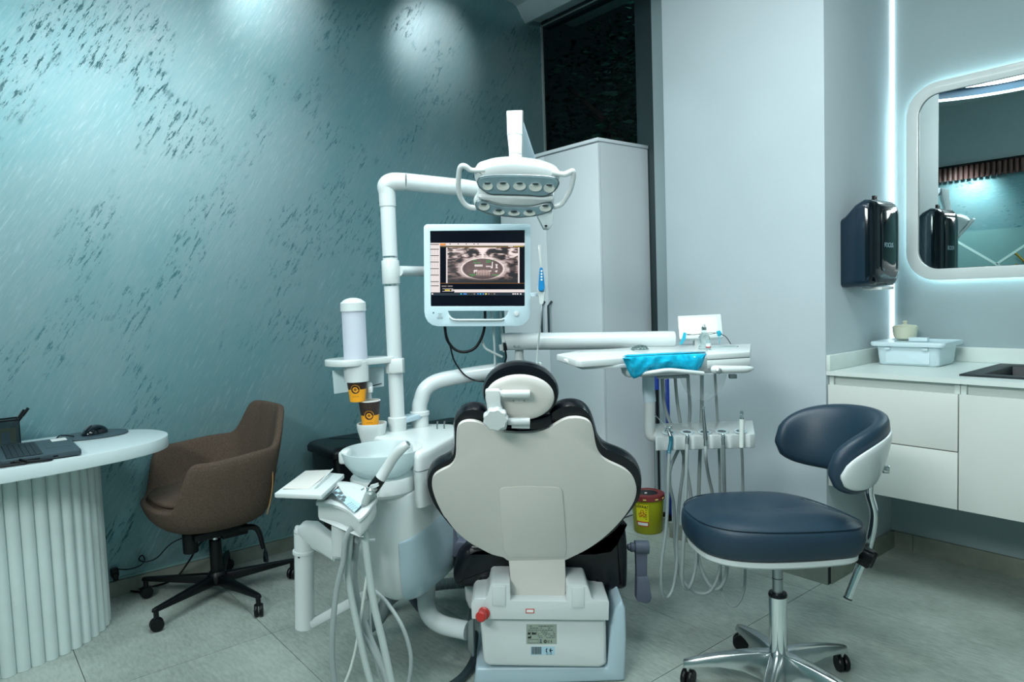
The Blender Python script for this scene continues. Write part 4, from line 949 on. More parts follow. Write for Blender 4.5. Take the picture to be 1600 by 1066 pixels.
    MB().tube([G(790 + 8 * math.cos(a), 830 - 8 * math.sin(a), hv + .018) for a in [2 * PI * k / 16 for k in range(16)]], .0008, n=4, smooth=False, closed=True).build('recycle_ring', 'print', rp)
    text('C E', .0105, G(817, 831, hv + .018), RH, ZZ, 'print', rp)
    x = 710
    for wd, gp in ((4, 3), (8, 4), (3, 2), (12, 3), (4, 2), (6, 3), (4, 2), (3, 2), (6, 2)):
        if x + wd < 769: card('bar', 'print_grey', x, 862, x + wd, 904, .0012)
        x += wd + gp * .7
    for cx_, e in ((804, 0), (826, 1)):
        R_ = 13; b = MB(); arc = [G(cx_ + 3 - R_ * math.cos(a) * .9, 882 - R_ * math.sin(a), hv + .018) for a in [math.radians(x_) for x_ in range(-62, 63, 12)]]
        b.tube(arc, .0013, n=6, smooth=False)
        if e: b.tube([G(cx_ - 8, 882, hv + .018), G(cx_ + 6, 882, hv + .018)], .0012, n=6, smooth=False)
        b.build('ce_mark', 'print', t, smooth=False)
    text('0 1 2 6', .006, G(814, 903, hv + .018), RH, ZZ, 'print', t)
    # pipe to the spittoon unit with its clamp
    K = crop(420, 700, 2.9125)
    MB().tube([K(722, 530, 2.42), K(720, 640, 2.42), K(716, 710, 2.38), K(735, 765, 2.34), K(790, 805, 2.30), K(905, 832, 2.26)], .0305, n=24).build('support_pipe', 'white_metal', t)
    MB().cyl(K(722, 525, 2.42), K(722, 548, 2.42), .034).build('pipe_collar', 'white', t, bevel=.002)
    MB().prism([K(905, 790, 2.235), K(932, 775, 2.235), K(934, 950, 2.235), K(926, 955, 2.235), K(905, 920, 2.235)], FH * .09).build('pipe_clamp', 'steel', t, bevel=.004)
dental_chair()

# ================================================================== SPITTOON UNIT
def spittoon():
    t = thing('spittoon_unit', 'white spittoon unit with frosted glass bowl and pole left of the dental chair', 'dental unit', W(-.4, 2.35, 0))
    K = crop(420, 700, 2.9125); K8 = crop(480, 620, 5.33)
    pl = [(-.50, 2.20), (-.43, 2.13), (-.36, 2.13), (-.305, 2.18), (-.255, 2.29), (-.205, 2.42), (-.20, 2.50), (-.23, 2.56), (-.32, 2.58), (-.44, 2.56), (-.52, 2.50), (-.55, 2.40), (-.55, 2.28)]
    base = cr([W(u, v, 0) for u, v in pl], 5, True); c = sum(base, V()) / len(base)
    def rg(k, z, sh=0): return [c + (p - c) * k + ZZ * z + RH * sh for p in base]
    MB().rings([rg(.45, .285, .0), rg(.70, .290, .0), rg(.86, .315), rg(.945, .36), rg(.985, .42), rg(1, .50), rg(1, .640), rg(.985, .652), rg(.95, .656), rg(.5, .657)]).build('body', 'white', t, ang=50)
    tp = cr([W(u, v, 0) for u, v in [(-.315, 2.135), (-.275, 2.16), (-.235, 2.28), (-.196, 2.42), (-.198, 2.52), (-.235, 2.595), (-.34, 2.625), (-.46, 2.61), (-.51, 2.54), (-.515, 2.45), (-.47, 2.375), (-.40, 2.34), (-.345, 2.27)]], 5, True); tcn = W(-.33, 2.45, 0)
    def tg(k, z): return [tcn + (p - tcn) * k + ZZ * z for p in tp]
    MB().rings([tg(.9, .60), tg(.995, .61), tg(1, .64), tg(1, .762), tg(.99, .777), tg(.965, .784), tg(.93, .786), tg(.4, .787)]).build('top_housing', 'white', t, ang=50)
    MB().rings([tg(1.0, .7235), tg(1.0025, .724), tg(1.0025, .7255), tg(1.0, .726)]).build('body_seam', 'steel', t)
    # lower cover on the chair side
    n_ = (W(-.215, 2.42, 0) - W(-.33, 2.13, 0)).normalized(); nn = n_.cross(ZZ) 
    rng = [k for k, p in enumerate(base) if (p - c).dot(RH) > .0 and (p - c).dot(FH) < .12 or (p - c).dot(RH) > .08]
    rng = sorted(rng); sub_ = [base[k] for k in rng]
    zt = lambda i: .50 + .09 * (i / (len(sub_) - 1))
    cols_ = []
    prof = [(.70, .287), (.868, .312), (.955, .358), (.997, .42), (1.012, .50), (1.012, None), (1.0, None)]
    R = []
    for k_, z_ in prof:
        R.append([c + (p - c) * k_ + ZZ * (z_ if z_ is not None else zt(i) + (.004 if k_ == 1.0 else 0)) for i, p in enumerate(sub_)])
    b = MB(); b.rings(R, caps=False, loop=False); b.build('lower_cover', 'sage', t, ang=60)
    MB().box(K(470, 420, 2.12), (.02, .004, .008), (RH, FH, ZZ)).build('latch', 'white', t, bevel=.001)
    # bowl
    bc = AT(597, 701, 2.20)
    MB().lathe([(.070, -.086), (.100, -.084), (.104, -.09), (.104, -.128), (.094, -.140), (.0, -.142), (0, -.09)], bc, n=48).build('bowl_base', 'white', t)
    MB().lathe([(.02, -.088), (.06, -.086), (.095, -.070), (.118, -.040), (.1275, -.005), (.1285, 0), (.1265, .001), (.1245, -.004), (.114, -.038), (.092, -.063), (.058, -.078), (.02, -.080)], bc, n=64, closed=True).build('bowl', 'frost', t)
    MB().lathe([(0, -.079), (.018, -.079), (.022, -.074), (.016, -.070), (0, -.070)], bc, n=24).build('drain_cap', 'white', t)
    MB().box(bc + RH * -.118 + ZZ * -.02, (.03, .07, .04), (RH, FH, ZZ)).build('bowl_bracket', 'white', t, bevel=.008)
    # cup rest
    cc = AT(581, 667, 2.44); cc.z = .812
    def cr_(k, z, w=.050, d=.044): return ell(cc + ZZ * z, RH, FH, w * k, d * k, 36, 2.6)
    MB().rings([cr_(.74, -.062), cr_(.80, -.045), cr_(.98, -.010), cr_(1.04, .010), cr_(1.02, .016), cr_(.92, .015), cr_(.86, .002), cr_(.2, .0)]).build('cup_rest', 'white', t, ang=60)
    fa = AT(577, 640, 2.50)
    MB().tube([V((fa.x, fa.y, .787)), V((fa.x, fa.y, .90)), V((fa.x, fa.y, .935)), AT(577, 601, 2.48), AT(578, 607, 2.45), AT(578.5, 614, 2.445)], [.013, .011, .0105, .011, .011, .009], n=18).build('cup_filler_tap', 'white', t)
    # pole
    pb = AT(622, 678, 2.50); x, y = pb.x, pb.y; zt_ = AT(606, 285, 2.50).z
    P = lambda z: V((x, y, z))
    MB().cyl(P(.79), P(zt_ - .06), .0268, n=36).build('pole', 'white_metal', t)
    MB().lathe([(.0275, .838), (.0345, .835), (.035, .82), (.032, .808), (.0305, .787), (.0, .787)], P(0)).build('pole_flange', 'white', t)
    for z_ in (AT(610, 403, 2.50).z, AT(613, 447, 2.50).z): MB().cyl(P(z_), P(z_ + .006), .0275).build('chrome_ring', 'chrome', t)
    MB().cyl(P(AT(613, 444, 2.50).z), P(AT(611, 407, 2.50).z), .0315, n=32).build('monitor_collar', 'white', t, bevel=.002)
    e = P(zt_)
    MB().tube([P(zt_ - .085), P(zt_ - .04), P(zt_ - .012), e + RH * .022 + ZZ * .0, e + RH * .07], [.029, .030, .033, .033, .030], n=28, sub=10).build('elbow', 'white', t)
    MB().cyl(P(zt_ - .068), P(zt_ - .063), .0295).build('elbow_ring', 'white', t)
    pp = AT(656, 655, 2.57)
    MB().tube([V((pp.x, pp.y, .79)), V((pp.x, pp.y, .855)), AT(658, 625, 2.57), AT(665, 608, 2.57), AT(683, 596, 2.58), AT(720, 588, 2.59), AT(765, 581, 2.61), AT(800, 577, 2.62), AT(822, 574, 2.63)], .0285, n=28).build('arc_pipe', 'white_metal', t)
    MB().lathe([(.029, .845), (.036, .842), (.0365, .830), (.032, .826), (.032, .787), (0, .787)], V((pp.x, pp.y, 0))).build('pipe_flange', 'white', t)
    a, b_ = P(.812), V((pp.x, pp.y, .820)); d = (b_ - a).normalized(); sd = ZZ.cross(d).normalized()
    MB().prism([a + sd * .03, b_ + sd * .03 + d * .02, b_ - sd * .03 + d * .02, a - sd * .03], ZZ * .018).build('link_plate', 'sage', t, bevel=.003)
    for (X_, Y_) in ((683, 669), (694, 667)):
        q = AT(X_, Y_, 2.50); q.z = .787; MB().tube([q, q + ZZ * .012, q + ZZ * .028 + RH * .003], .003, n=8).build('toggle_switch', 'steel', t)
    return P, zt_
POLE, POLE_TOP = spittoon()
PX, PY = POLE(0).x, POLE(0).y

def cup_dispenser():
    c = AT(556, 565, 2.42); t = thing('cup_dispenser', 'frosted tube cup dispenser clamped to the white pole', 'cup dispenser', V((c.x, c.y, .95)))
    Z = lambda y: AT(556, y, 2.42).z
    B = V((c.x, c.y, 0))
    MB().cyl(B + ZZ * Z(572), B + ZZ * Z(480), .0405, n=40).build('tube', 'frosttube', t)
    MB().lathe([(.0, .0), (.044, 0), (.0435, .028), (.041, .031), (.028, .041), (.01, .046), (0, .046)], B + ZZ * Z(486), n=40).build('cap', 'white', t)
    MB().lathe([(.036, Z(596)), (.042, Z(596)), (.0435, Z(570)), (.0435, Z(565)), (.0405, Z(564)), (.036, Z(575))], B, n=40, closed=True).build('collar', 'white', t)
    zc = Z(571)
    P_ = POLE(0)
    # loop bracket
    out = cr([V((P_.x, P_.y, zc)) + W(*q, 0) for q in [(.0, .02), (-.06, .03), (-.13, .035), (-.20, .03), (-.235, -.03), (-.225, -.09), (-.17, -.135), (-.11, -.13), (-.07, -.08), (0, -.03)]], 6)
    MB().prism(out, ZZ * .022, ).build('bracket_arm', 'white', t, bevel=.003)
    MB().cyl(V((P_.x, P_.y, AT(617, 583, 2.5).z)), V((P_.x, P_.y, AT(617, 560, 2.5).z)), .034, n=32).box(V((P_.x, P_.y, AT(617, 571, 2.5).z)) - FH * .02 + RH * .008, (.05, .03, .048), (RH, FH, ZZ)).build('clamp', 'white', t, bevel=.003)
    MB().rings([[AT(519, 579, 2.50), AT(600, 573, 2.50), AT(600, 604, 2.50), AT(522, 616, 2.50)], [AT(519, 579, 2.55), AT(600, 573, 2.55), AT(600, 600, 2.55), AT(522, 612, 2.55)]]).build('folding_tray', 'tub', t, bevel=.002)
    MB().box(AT(586, 602, 2.497), (.05, .002, .003), ((RH * .98 + ZZ * .2).normalized(), FH, ZZ)).build('tray_slit', 'print', t)
    return B, Z(594)
M['frosttube'] = mat('frosted_tube', (226, 232, 244), .4, var=.01, trans=.35, ior=1.2)
CUPB, CUPZ = cup_dispenser()
def paper_cup(base, label, turn, s=1.0):
    t = thing('paper_cup', label, 'paper cup', base, 'printed paper cups at the spittoon')
    h = .092 * s; r0, r1 = .0270 * s, .0375 * s; R = lambda z: r0 + (r1 - r0) * z / h
    MB().lathe([(0, .002), (r0 - .001, .002), (r0, 0), (R(h * .49), h * .49), (R(h * .49) - .0012, h * .49), (r0 - .001, .004), (0, .004)], base, n=48).build('cup_body', 'orange', t)
    MB().lathe([(R(h * .49), h * .4905), (R(h), h), (R(h) - .0012, h), (R(h * .49) - .0012, h * .4905)], base, n=48, closed=True).build('dark_print', 'coffee', t)
    MB().lathe([(R(h) - .001, h + .0005), (R(h) + .0008, h + .001), (R(h) + .0012, h + .003), (R(h) - .0004, h + .004), (R(h) - .002, h + .003)], base, n=48, closed=True).build('rim', 'paper', t)
    MB().lathe([(R(h) - .0016, h - .0005), (R(h) - .0020, h), (r0 - .0016, .006), (r0 - .0012, .0055)], base, n=40, closed=True).build('lining', 'paper', t)
    d0 = -FH * math.cos(turn) + RH * math.sin(turn)
    def pt(a, z, e): th = turn + a / R(z); return base + (-FH * math.cos(th) + RH * math.sin(th)) * (R(z) + e) + ZZ * z
    def ringp(name, ri, ro, m_, e):
        zc = h * .50; n = 32; A_ = [pt(ri * math.cos(2 * PI * k / n), zc + ri * math.sin(2 * PI * k / n), e) for k in range(n)]; B_ = [pt(ro * math.cos(2 * PI * k / n), zc + ro * math.sin(2 * PI * k / n), e) for k in range(n)]
        b = MB()
        if ri > .001: b.rings([A_, B_, [p + d0 * .0003 for p in B_], [p + d0 * .0003 for p in A_]], closed=True)
        else: b.rings([B_, [p + d0 * .0003 for p in B_]])
        return b.build(name, m_, t, smooth=False)
    ringp('emblem_edge', 0, .0170 * s, 'orange', .0003); ringp('emblem', 0, .0152 * s, 'coffee_solid', .0007); ringp('emblem_centre', 0, .0088 * s, 'orange', .0011); ringp('emblem_bean', .0015, .0042 * s, 'coffee_solid', .0015)
    for k in range(5): MB().box(pt(-.009 + .0045 * k, h * .22, .0005), (.003, .0006, .0014), (ZZ.cross(d0), d0, ZZ)).build('small_print', 'coffee_solid', t, smooth=False)
M['coffee_solid'] = mat('dark_brown_print', (48, 34, 30), .5)
cpb = AT(579, 667, 2.44); cpb.z = .8132
paper_cup(cpb, 'orange and brown paper cup standing on the white cup rest', .1)
b2 = V((CUPB.x, CUPB.y, AT(558, 627, 2.42).z))
paper_cup(b2, 'orange and brown paper cup hanging out of the tube dispenser', .0, .97)

# ------------------------------------------------------------------ monitor
def monitor():
    C = crop(640, 340, 3.807); D = 2.50; d = lambda x, y, o=0: C(x, y, D - o)
    t = thing('monitor', 'white framed monitor on the pole showing a panoramic dental x-ray', 'monitor', d(400, 340))
    o = [(84, 75), (84, 58), (90, 46), (102, 40), (250, 39), (560, 38), (705, 39), (717, 45), (722, 58), (722, 300), (720, 570), (712, 600), (694, 625), (668, 642), (640, 647), (400, 648), (170, 648), (135, 640), (108, 620), (92, 590), (87, 560)]
    scr = [(122, 80), (685, 75), (685, 527), (126, 528)]; hd = [(228, 556), (588, 555), (580, 575), (565, 595), (545, 604), (270, 604), (250, 596), (236, 578)]
    MB().prism([d(*q) for q in o], FH * .035, [[d(*q) for q in scr], [d(*q) for q in hd]]).build('bezel', 'sage_white', t, bevel=.0015)
    MB().prism([d(x, y, -.006) for x, y in scr], FH * .028).build('screen', 'screen_black', t, smooth=False)
    MB().prism([d(180, 130, -.036), d(620, 130, -.036), d(620, 520, -.036), d(180, 520, -.036)], FH * .035).build('rear_case', 'white', t, bevel=.01)
    MB().tube([d(240, 592, .002), d(252, 603, .003), d(275, 609, .003), d(400, 610, .003), d(540, 609, .003), d(560, 602, .003)], .004, n=10).build('handle_lip', 'white', t)
    MB().cyl(d(636, 572, 0), d(636, 572, .004), .009).build('power_button', 'white', t, bevel=.001)
    MB().cyl(d(142, 567, 0), d(142, 567, .001), .0025, n=12).build('indicator', 'black', t)
    for yy, w_ in ((572, 12), (580, 8), (588, 14), (596, 18), (601, 16)): MB().box(d(181, yy, .0004), (w_ * 2.5 / 1089 / 3.807 * 2, .0004, .0012), (RH, FH, ZZ)).build('small_print', 'steel', t, smooth=False)
    sc_n = [0]
    def q(name, m_, x0, y0, x1, y1, o_=.0):
        c = [d(x, y, -.0055 + o_) for x, y in ((x0, y0), (x1, y0), (x1, y1), (x0, y1))]
        return MB().prism(c, FH * .0003).build(name, m_, t, smooth=False)
    S = lambda x, y: (640 + 0, 0)
    # coordinates below: the 10.657x zoom at (680, 370)
    def z(name, m_, x0, y0, x1, y1, o_=.0): f = lambda x, y: ((680 + x / 10.657 - 640) * 3.807, (370 + y / 10.657 - 340) * 3.807); a, b_ = f(x0, y0), f(x1, y1); return q(name, m_, *a, *b_, o_)
    z('toolbar', 's_white', -82, 103, 1490, 150); z('toolbar_line', 's_olive', 90, 152, 1490, 172)
    z('tab', 's_orange', 80, 112, 172, 146, .001)
    for x in (240, 375, 510, 640, 705, 160): z('tool_icon', 's_dark', x, 112, x + 16, 130, .001)
    z('side_palette', 's_white', -82, 112, 80, 928)
    for y in (122, 202, 308, 415, 525, 632, 742, 812): z('palette_bar', 's_dark', -82, y, 62, y + 13, .001)
    for y in (235, 270, 345, 380, 450, 480, 565, 600, 780):
        for x in (-60, -15, 30): z('palette_icon', 's_grey', x, y, x + 10, y + 10, .001)
    z('search_field', 's_white', 318, 878, 1490, 928); z('taskbar', 's_task', -82, 935, 1490, 978)
    for x, m_ in ((418, 's_cyan'), (470, 's_blue'), (500, 's_blue'), (545, 's_task2'), (600, 's_task2'), (640, 's_grey'), (700, 's_blue'), (742, 's_cyan'), (788, 's_blue'), (832, 's_yellow'), (880, 's_grey'), (925, 's_olive'), (972, 's_grey'), (1285, 's_white'), (1320, 's_white'), (1360, 's_white'), (1410, 's_white'), (-60, 's_white')): z('task_icon', m_, x, 942, x + 26, 964, .001)
    z('film_edge', 's_white', 182, 178, 205, 775); z('film_edge', 's_white', 1378, 178, 1404, 775); z('toolbar_line', 's_orange_dim', 90, 772, 1490, 780); z('toolbar_line', 's_orange_dim', 200, 172, 1380, 178)
    for x0 in (108, 208):
        for k in range(6): z('thumb_tooth', 's_grey', x0 + k * 14, 812, x0 + k * 14 + 10, 836, .001)
    z('thumb_text', 's_yellow', 160, 882, 245, 900, .001); z('thumb_text', 's_white', 118, 866, 300, 872, .001); z('thumb_text', 's_white', 118, 906, 300, 912, .001); z('thumb_text', 's_white', 270, 880, 318, 900, .001)
    z('status_marks', 's_white', 1215, 155, 1300, 168, .001)
    for k in range(6): z('status_marks', 's_yellow', 1315 + k * 26, 155, 1330 + k * 26, 166, .001)
    # x-ray picture
    f = lambda x, y, o_: AT(680 + x / 10.657, 370 + y / 10.657, D - o_)
    MB().quad(f(205, 770, -.0050), f(1378, 770, -.0050), f(1378, 180, -.0050), f(205, 180, -.0050)).build('xray_image', xray_mat(), t, smooth=False, flat=True)
    rd = random.Random(2)
    def blob(name, m_, pts, o_=-.0044): return MB().prism([f(x, y, o_) for x, y in pts], FH * .0002).build(name, m_, t, smooth=False)
    for k in range(9):  # upper white crowns
        x = 655 + k * 17; 
        if k < 8: blob('crown', 's_white', [(x, 470), (x + 7, 458), (x + 15, 470), (x + 16, 492), (x + 8, 500), (x + 1, 492)])
    for k in range(5): x = 845 + k * 17; blob('crown', 's_white', [(x, 490), (x + 7, 480), (x + 15, 488), (x + 16, 500), (x + 8, 508), (x + 1, 500)])
    blob('crown', 's_white', [(945, 415), (960, 415), (958, 525), (925, 525), (925, 500), (940, 495)]); blob('crown', 's_white', [(1000, 455), (1042, 458), (1036, 480), (1030, 490), (1045, 525), (1005, 525), (1012, 490)])
    blob('crown', 's_white', [(640, 555), (705, 548), (700, 575), (660, 585), (655, 610), (645, 605)]); blob('crown', 's_white', [(988, 575), (1030, 555), (1038, 570), (1022, 600), (1008, 585)]); blob('crown', 's_white', [(885, 560), (938, 562), (930, 580), (895, 578)])
    for k in range(9): x = 685 + k * 26; blob('tooth', 's_tooth', [(x, 565), (x + 10, 540 + abs(k - 4) * 4), (x + 20, 565), (x + 15, 650 - abs(k - 4) * 3), (x + 7, 650)])
    for (x0, x1, y0, y1) in ((625, 690, 388, 402), (640, 760, 430, 445), (845, 930, 398, 410), (845, 930, 418, 430), (565, 690, 630, 648), (600, 640, 650, 660), (950, 1070, 636, 652), (965, 1000, 380, 450)):
        for k in range(5): w_ = (x1 - x0) / 5; yy = y0 + rd.uniform(-4, 4); blob('annotation', 's_green', [(x0 + k * w_, yy), (x0 + (k + .8) * w_, yy - 3), (x0 + (k + .8) * w_, yy + 7), (x0 + k * w_, yy + 8)])
    # arm
    P_ = POLE(0); zz = AT(612, 424, 2.50).z
    MB().tube([V((P_.x, P_.y, zz)) + RH * .03, V((P_.x, P_.y, zz)) + RH * .12 + FH * .12, d(400, 330, -.10)], .0185, n=20, smooth=True).build('support_arm', 'white_metal', t)
    MB().box(d(400, 330, -.088), (.10, .04, .10), (RH, FH, ZZ)).build('mount_plate', 'white', t, bevel=.004)
def em(name, rgb, k=1.0):
    m = mat(name, (8, 10, 14), .4, var=0, emit=rgb, estr=k); M[name] = m; return m
for n_, c_, k_ in (('s_white', (228, 218, 216), 1), ('s_olive', (90, 80, 40), 1), ('s_orange', (235, 140, 30), 1), ('s_orange_dim', (150, 95, 20), .8), ('s_dark', (60, 52, 52), .6), ('s_grey', (150, 140, 140), .8), ('s_task', (6, 32, 48), .9), ('s_task2', (50, 70, 40), .9), ('s_cyan', (30, 190, 215), 1), ('s_blue', (70, 140, 225), 1), ('s_yellow', (230, 210, 60), 1), ('s_green', (20, 170, 80), 1.3), ('s_tooth', (190, 165, 158), 1.15)): em(n_, c_, k_ * .58)
M['screen_black'] = mat('screen_black', (4, 6, 14), .12, var=0, emit=(4, 4, 14), estr=.6)
M['sage_white'] = mat('monitor_case', (190, 214, 222), .35, var=.01)
def xray_mat():
    m = bpy.data.materials.new('xray_picture'); m.use_nodes = True; t = m.node_tree; b = t.nodes['Principled BSDF']; L = t.links
    uv = nd(t, 'ShaderNodeUVMap'); sp = nd(t, 'ShaderNodeSeparateXYZ'); L.new(uv.outputs[0], sp.inputs[0])
    def op(o, a, b_=0, c=0):
        k = nd(t, 'ShaderNodeMath', operation=o)
        for i, x in enumerate((a, b_, c)):
            if isinstance(x, (int, float)): k.inputs[i].default_value = x
            else: L.new(x, k.inputs[i])
        return k.outputs[0]
    u = op('SUBTRACT', sp.outputs[0], .5); au = op('ABSOLUTE', u); v = sp.outputs[1]
    def ellr(cu, cv, a, bb): return op('SQRT', op('ADD', op('POWER', op('DIVIDE', op('SUBTRACT', au, cu), a), 2), op('POWER', op('DIVIDE', op('SUBTRACT', v, cv), bb), 2)))
    def sm(x, lo, hi, a=0., c=1.):
        k = nd(t, 'ShaderNodeMapRange'); k.interpolation_type = 'SMOOTHSTEP'; L.new(x, k.inputs[0]); k.inputs[1].default_value = lo; k.inputs[2].default_value = hi; k.inputs[3].default_value = a; k.inputs[4].default_value = c; return k.outputs[0]
    def nz(s, det, sc_=(1, 1, 1), dist=0):
        mp = nd(t, 'ShaderNodeMapping'); mp.inputs['Scale'].default_value = sc_; cb = nd(t, 'ShaderNodeCombineXYZ'); L.new(au, cb.inputs[0]); L.new(v, cb.inputs[1]); L.new(op('MULTIPLY', u, .25), cb.inputs[2]); L.new(cb.outputs[0], mp.inputs[0])
        n = nd(t, 'ShaderNodeTexNoise'); n.inputs['Scale'].default_value = s; n.inputs['Detail'].default_value = det; n.inputs['Distortion'].default_value = dist; L.new(mp.outputs[0], n.inputs['Vector']); return n.outputs[0]
    n1 = nz(6, 6, (1, 1.4, 1), .8); n2 = nz(18, 4, (1, 3, 1), .5); n3 = nz(3, 2)
    jaw = ellr(0, .40, .33, .33)                       # mandible ellipse
    band = op('MULTIPLY', sm(jaw, .80, .92), sm(jaw, 1.18, 1.0))
    inside = sm(jaw, .95, .75); 
    outer = op('MULTIPLY', sm(jaw, 1.0, 1.15), sm(n1, .40, .62))
    top = op('MULTIPLY', sm(v, .62, .85), sm(n1, .38, .60))
    sinus = sm(ellr(.13, .86, .09, .13), .7, 1.15, 1, 0)
    sinus2 = sm(ellr(.13, .79, .05, .06), .4, 1.1, 1, 0)
    nose = sm(au, .006, .02, 1, 0); nose = op('MULTIPLY', nose, sm(v, .68, .8))
    low = sm(v, .02, .22)
    s1 = op('ADD', op('MULTIPLY', band, .75), op('MULTIPLY', inside, op('MULTIPLY', n3, .65)))
    s1 = op('ADD', s1, op('MULTIPLY', outer, .62)); s1 = op('ADD', s1, op('MULTIPLY', top, .55))
    s1 = op('SUBTRACT', s1, op('MULTIPLY', sinus, .8)); s1 = op('ADD', s1, op('MULTIPLY', sinus2, .75)); s1 = op('ADD', s1, op('MULTIPLY', nose, .8))
    s1 = op('MULTIPLY', s1, op('ADD', op('MULTIPLY', n2, .9), .45)); s1 = op('MULTIPLY', s1, low)
    side = sm(ellr(.43, .42, .05, .16), .6, 1.2, .35, 1); s1 = op('MULTIPLY', s1, side)
    thin = op('MULTIPLY', sm(jaw, .86, .90), sm(jaw, .96, .92)); s1 = op('ADD', s1, op('MULTIPLY', thin, .25))
    cr_ = nd(t, 'ShaderNodeValToRGB'); L.new(s1, cr_.inputs[0]); e = cr_.color_ramp.elements
    e[0].position = .05; e[0].color = (*s2l((10, 6, 12)), 1); e[1].position = .95; e[1].color = (*s2l((236, 220, 216)), 1)
    k = e.new(.45); k.color = (*s2l((120, 98, 94)), 1)
    b.inputs['Base Color'].default_value = (.003, .003, .005, 1); L.new(cr_.outputs[0], b.inputs['Emission Color']); b.inputs['Emission Strength'].default_value = .62
    return m
monitor()

# ------------------------------------------------------------------ operating light
def op_light():
    K = crop(700, 240, 7.2727); D = 2.32
    t = thing('operating_light', 'white dental operating light with side handles on the overhead arm', 'operating light', K(800, 300, D))
    zt = POLE_TOP
    a = V((PX, PY, zt)) + RH * .065
    MB().tube([a, AT(700, 291, 2.56), AT(742, 296, 2.62), AT(850, 318, 2.74)], .0305, n=26).build('cross_arm', 'white_metal', t)
    j = AT(850, 320, 2.74)
    MB().prism([AT(840, 300, 2.72), AT(866, 300, 2.72), AT(864, 350, 2.72), AT(858, 358, 2.72), AT(850, 358, 2.72), AT(840, 338, 2.72)], FH * .055).build('arm_joint', 'white', t, bevel=.004)
    MB().box(AT(853, 353, 2.715), (.010, .004, .006), (RH, FH, ZZ)).build('joint_screw', 'black', t)
    # spring arm from the joint up and over to the head
    ax = [(j - RH * .0), AT(806, 180, 2.42)]
    MB().rings([[AT(793, 186, 2.40), AT(812, 172, 2.40), AT(812, 172, 2.455), AT(793, 186, 2.455)], [AT(832, 330, 2.71), AT(864, 330, 2.71), AT(864, 330, 2.77), AT(832, 330, 2.77)]]).build('spring_arm', 'pale_white', t, bevel=.006)
    MB().rings([[AT(791, 173, 2.37), AT(816, 172, 2.37), AT(818, 172, 2.42), AT(793, 173, 2.42)], [AT(792, 207, 2.365), AT(816, 206, 2.365), AT(818, 206, 2.41), AT(794, 207, 2.41)], [AT(795, 237, 2.35), AT(815, 237, 2.35), AT(817, 237, 2.39), AT(797, 237, 2.39)], [AT(795, 262, 2.34), AT(816, 262, 2.34), AT(818, 262, 2.38), AT(797, 262, 2.38)]]).build('yoke', 'white', t, bevel=.004)
    MB().tube([AT(792, 210, 2.362), AT(804, 208, 2.358), AT(817, 210, 2.362)], .001, n=6).build('yoke_seam', 'steel', t)
    MB().tube([AT(796, 241, 2.35), AT(805, 238, 2.344), AT(815, 241, 2.35)], .001, n=6).build('yoke_seam', 'steel', t)
    # head body: crowned shell, faces down towards the patient (towards the camera)
    top = [(300, 215), (330, 160), (420, 125), (540, 95), (690, 83), (830, 90), (1000, 110), (1120, 140), (1220, 180), (1275, 230), (1270, 300), (1225, 400), (1195, 470), (1210, 560), (1190, 640), (1090, 690), (960, 715), (800, 728), (640, 715), (480, 690), (370, 655), (300, 600), (290, 540), (330, 470), (345, 400), (305, 310)]
    o = cr([K(x, y, D + .02 - (y - 400) / 7.2727 * 0 ) for x, y in top], 4, True)
    # tilt: lower part further away (the face looks down-left), keep silhouette by adjusting depth
    def KT(x, y, off=0): return K(x, y, D + .10 * (y - 400) / 330 * .6 + off)
    o = cr([KT(x, y) for x, y in top], 4, True)
    nn = (KT(400, 650) - KT(1200, 650)).cross(KT(800, 150) - KT(800, 650)).normalized(); nn = nn if nn.dot(FH) > 0 else -nn
    MB().pillow(o, nn * .085, [(-.035, -.12), (-.012, -.06), (-.002, .05), (0, .2), (-.006, .55), (-.022, .85), (-.05, 1.0)]).build('head_shell', 'white', t, ang=70)
    # upper and lower lens panels
    up = [(335, 330), (345, 290), (400, 258), (560, 246), (800, 244), (1050, 252), (1200, 272), (1250, 305), (1262, 335), (1240, 390), (1180, 450), (1090, 486), (940, 478), (790, 472), (600, 468), (480, 462), (400, 420), (350, 375)]
    lo = [(310, 575), (330, 548), (380, 538), (480, 560), (620, 595), (800, 606), (960, 604), (1080, 580), (1150, 568), (1190, 580), (1196, 610), (1160, 655), (1060, 695), (940, 715), (800, 728), (640, 712), (480, 690), (380, 655), (325, 620)]
    for nm, pts in (('upper', up), ('lower', lo)):
        P = cr([KT(x, y, -.016) for x, y in pts], 3, True)
        MB().pillow(P, nn * .012, [(-.004, -.2), (0, .2), (0, 1)]).build('lens_panel', 'lens', t, ang=15)
        MB().tube(P[::2], .0014, n=6, closed=True).build('panel_rim', 'steel', t)
    MB().pillow(cr([KT(x, y, -.018) for x, y in [(345, 480), (500, 478), (700, 484), (900, 490), (1090, 500), (1190, 490), (1205, 540), (1150, 556), (1060, 572), (960, 596), (800, 598), (620, 586), (480, 550), (370, 528)]], 3, True), nn * .012, [(-.006, -.1), (0, .3), (0, 1)]).build('middle_bar', 'white', t, ang=60)
    b_n = [(450, 372, 58, 46), (626, 372, 72, 50), (813, 372, 72, 46), (994, 382, 74, 50), (1150, 395, 62, 50), (410, 605, 64, 42), (578, 668, 66, 32), (750, 680, 68, 28), (925, 678, 68, 32), (1105, 622, 66, 40)]
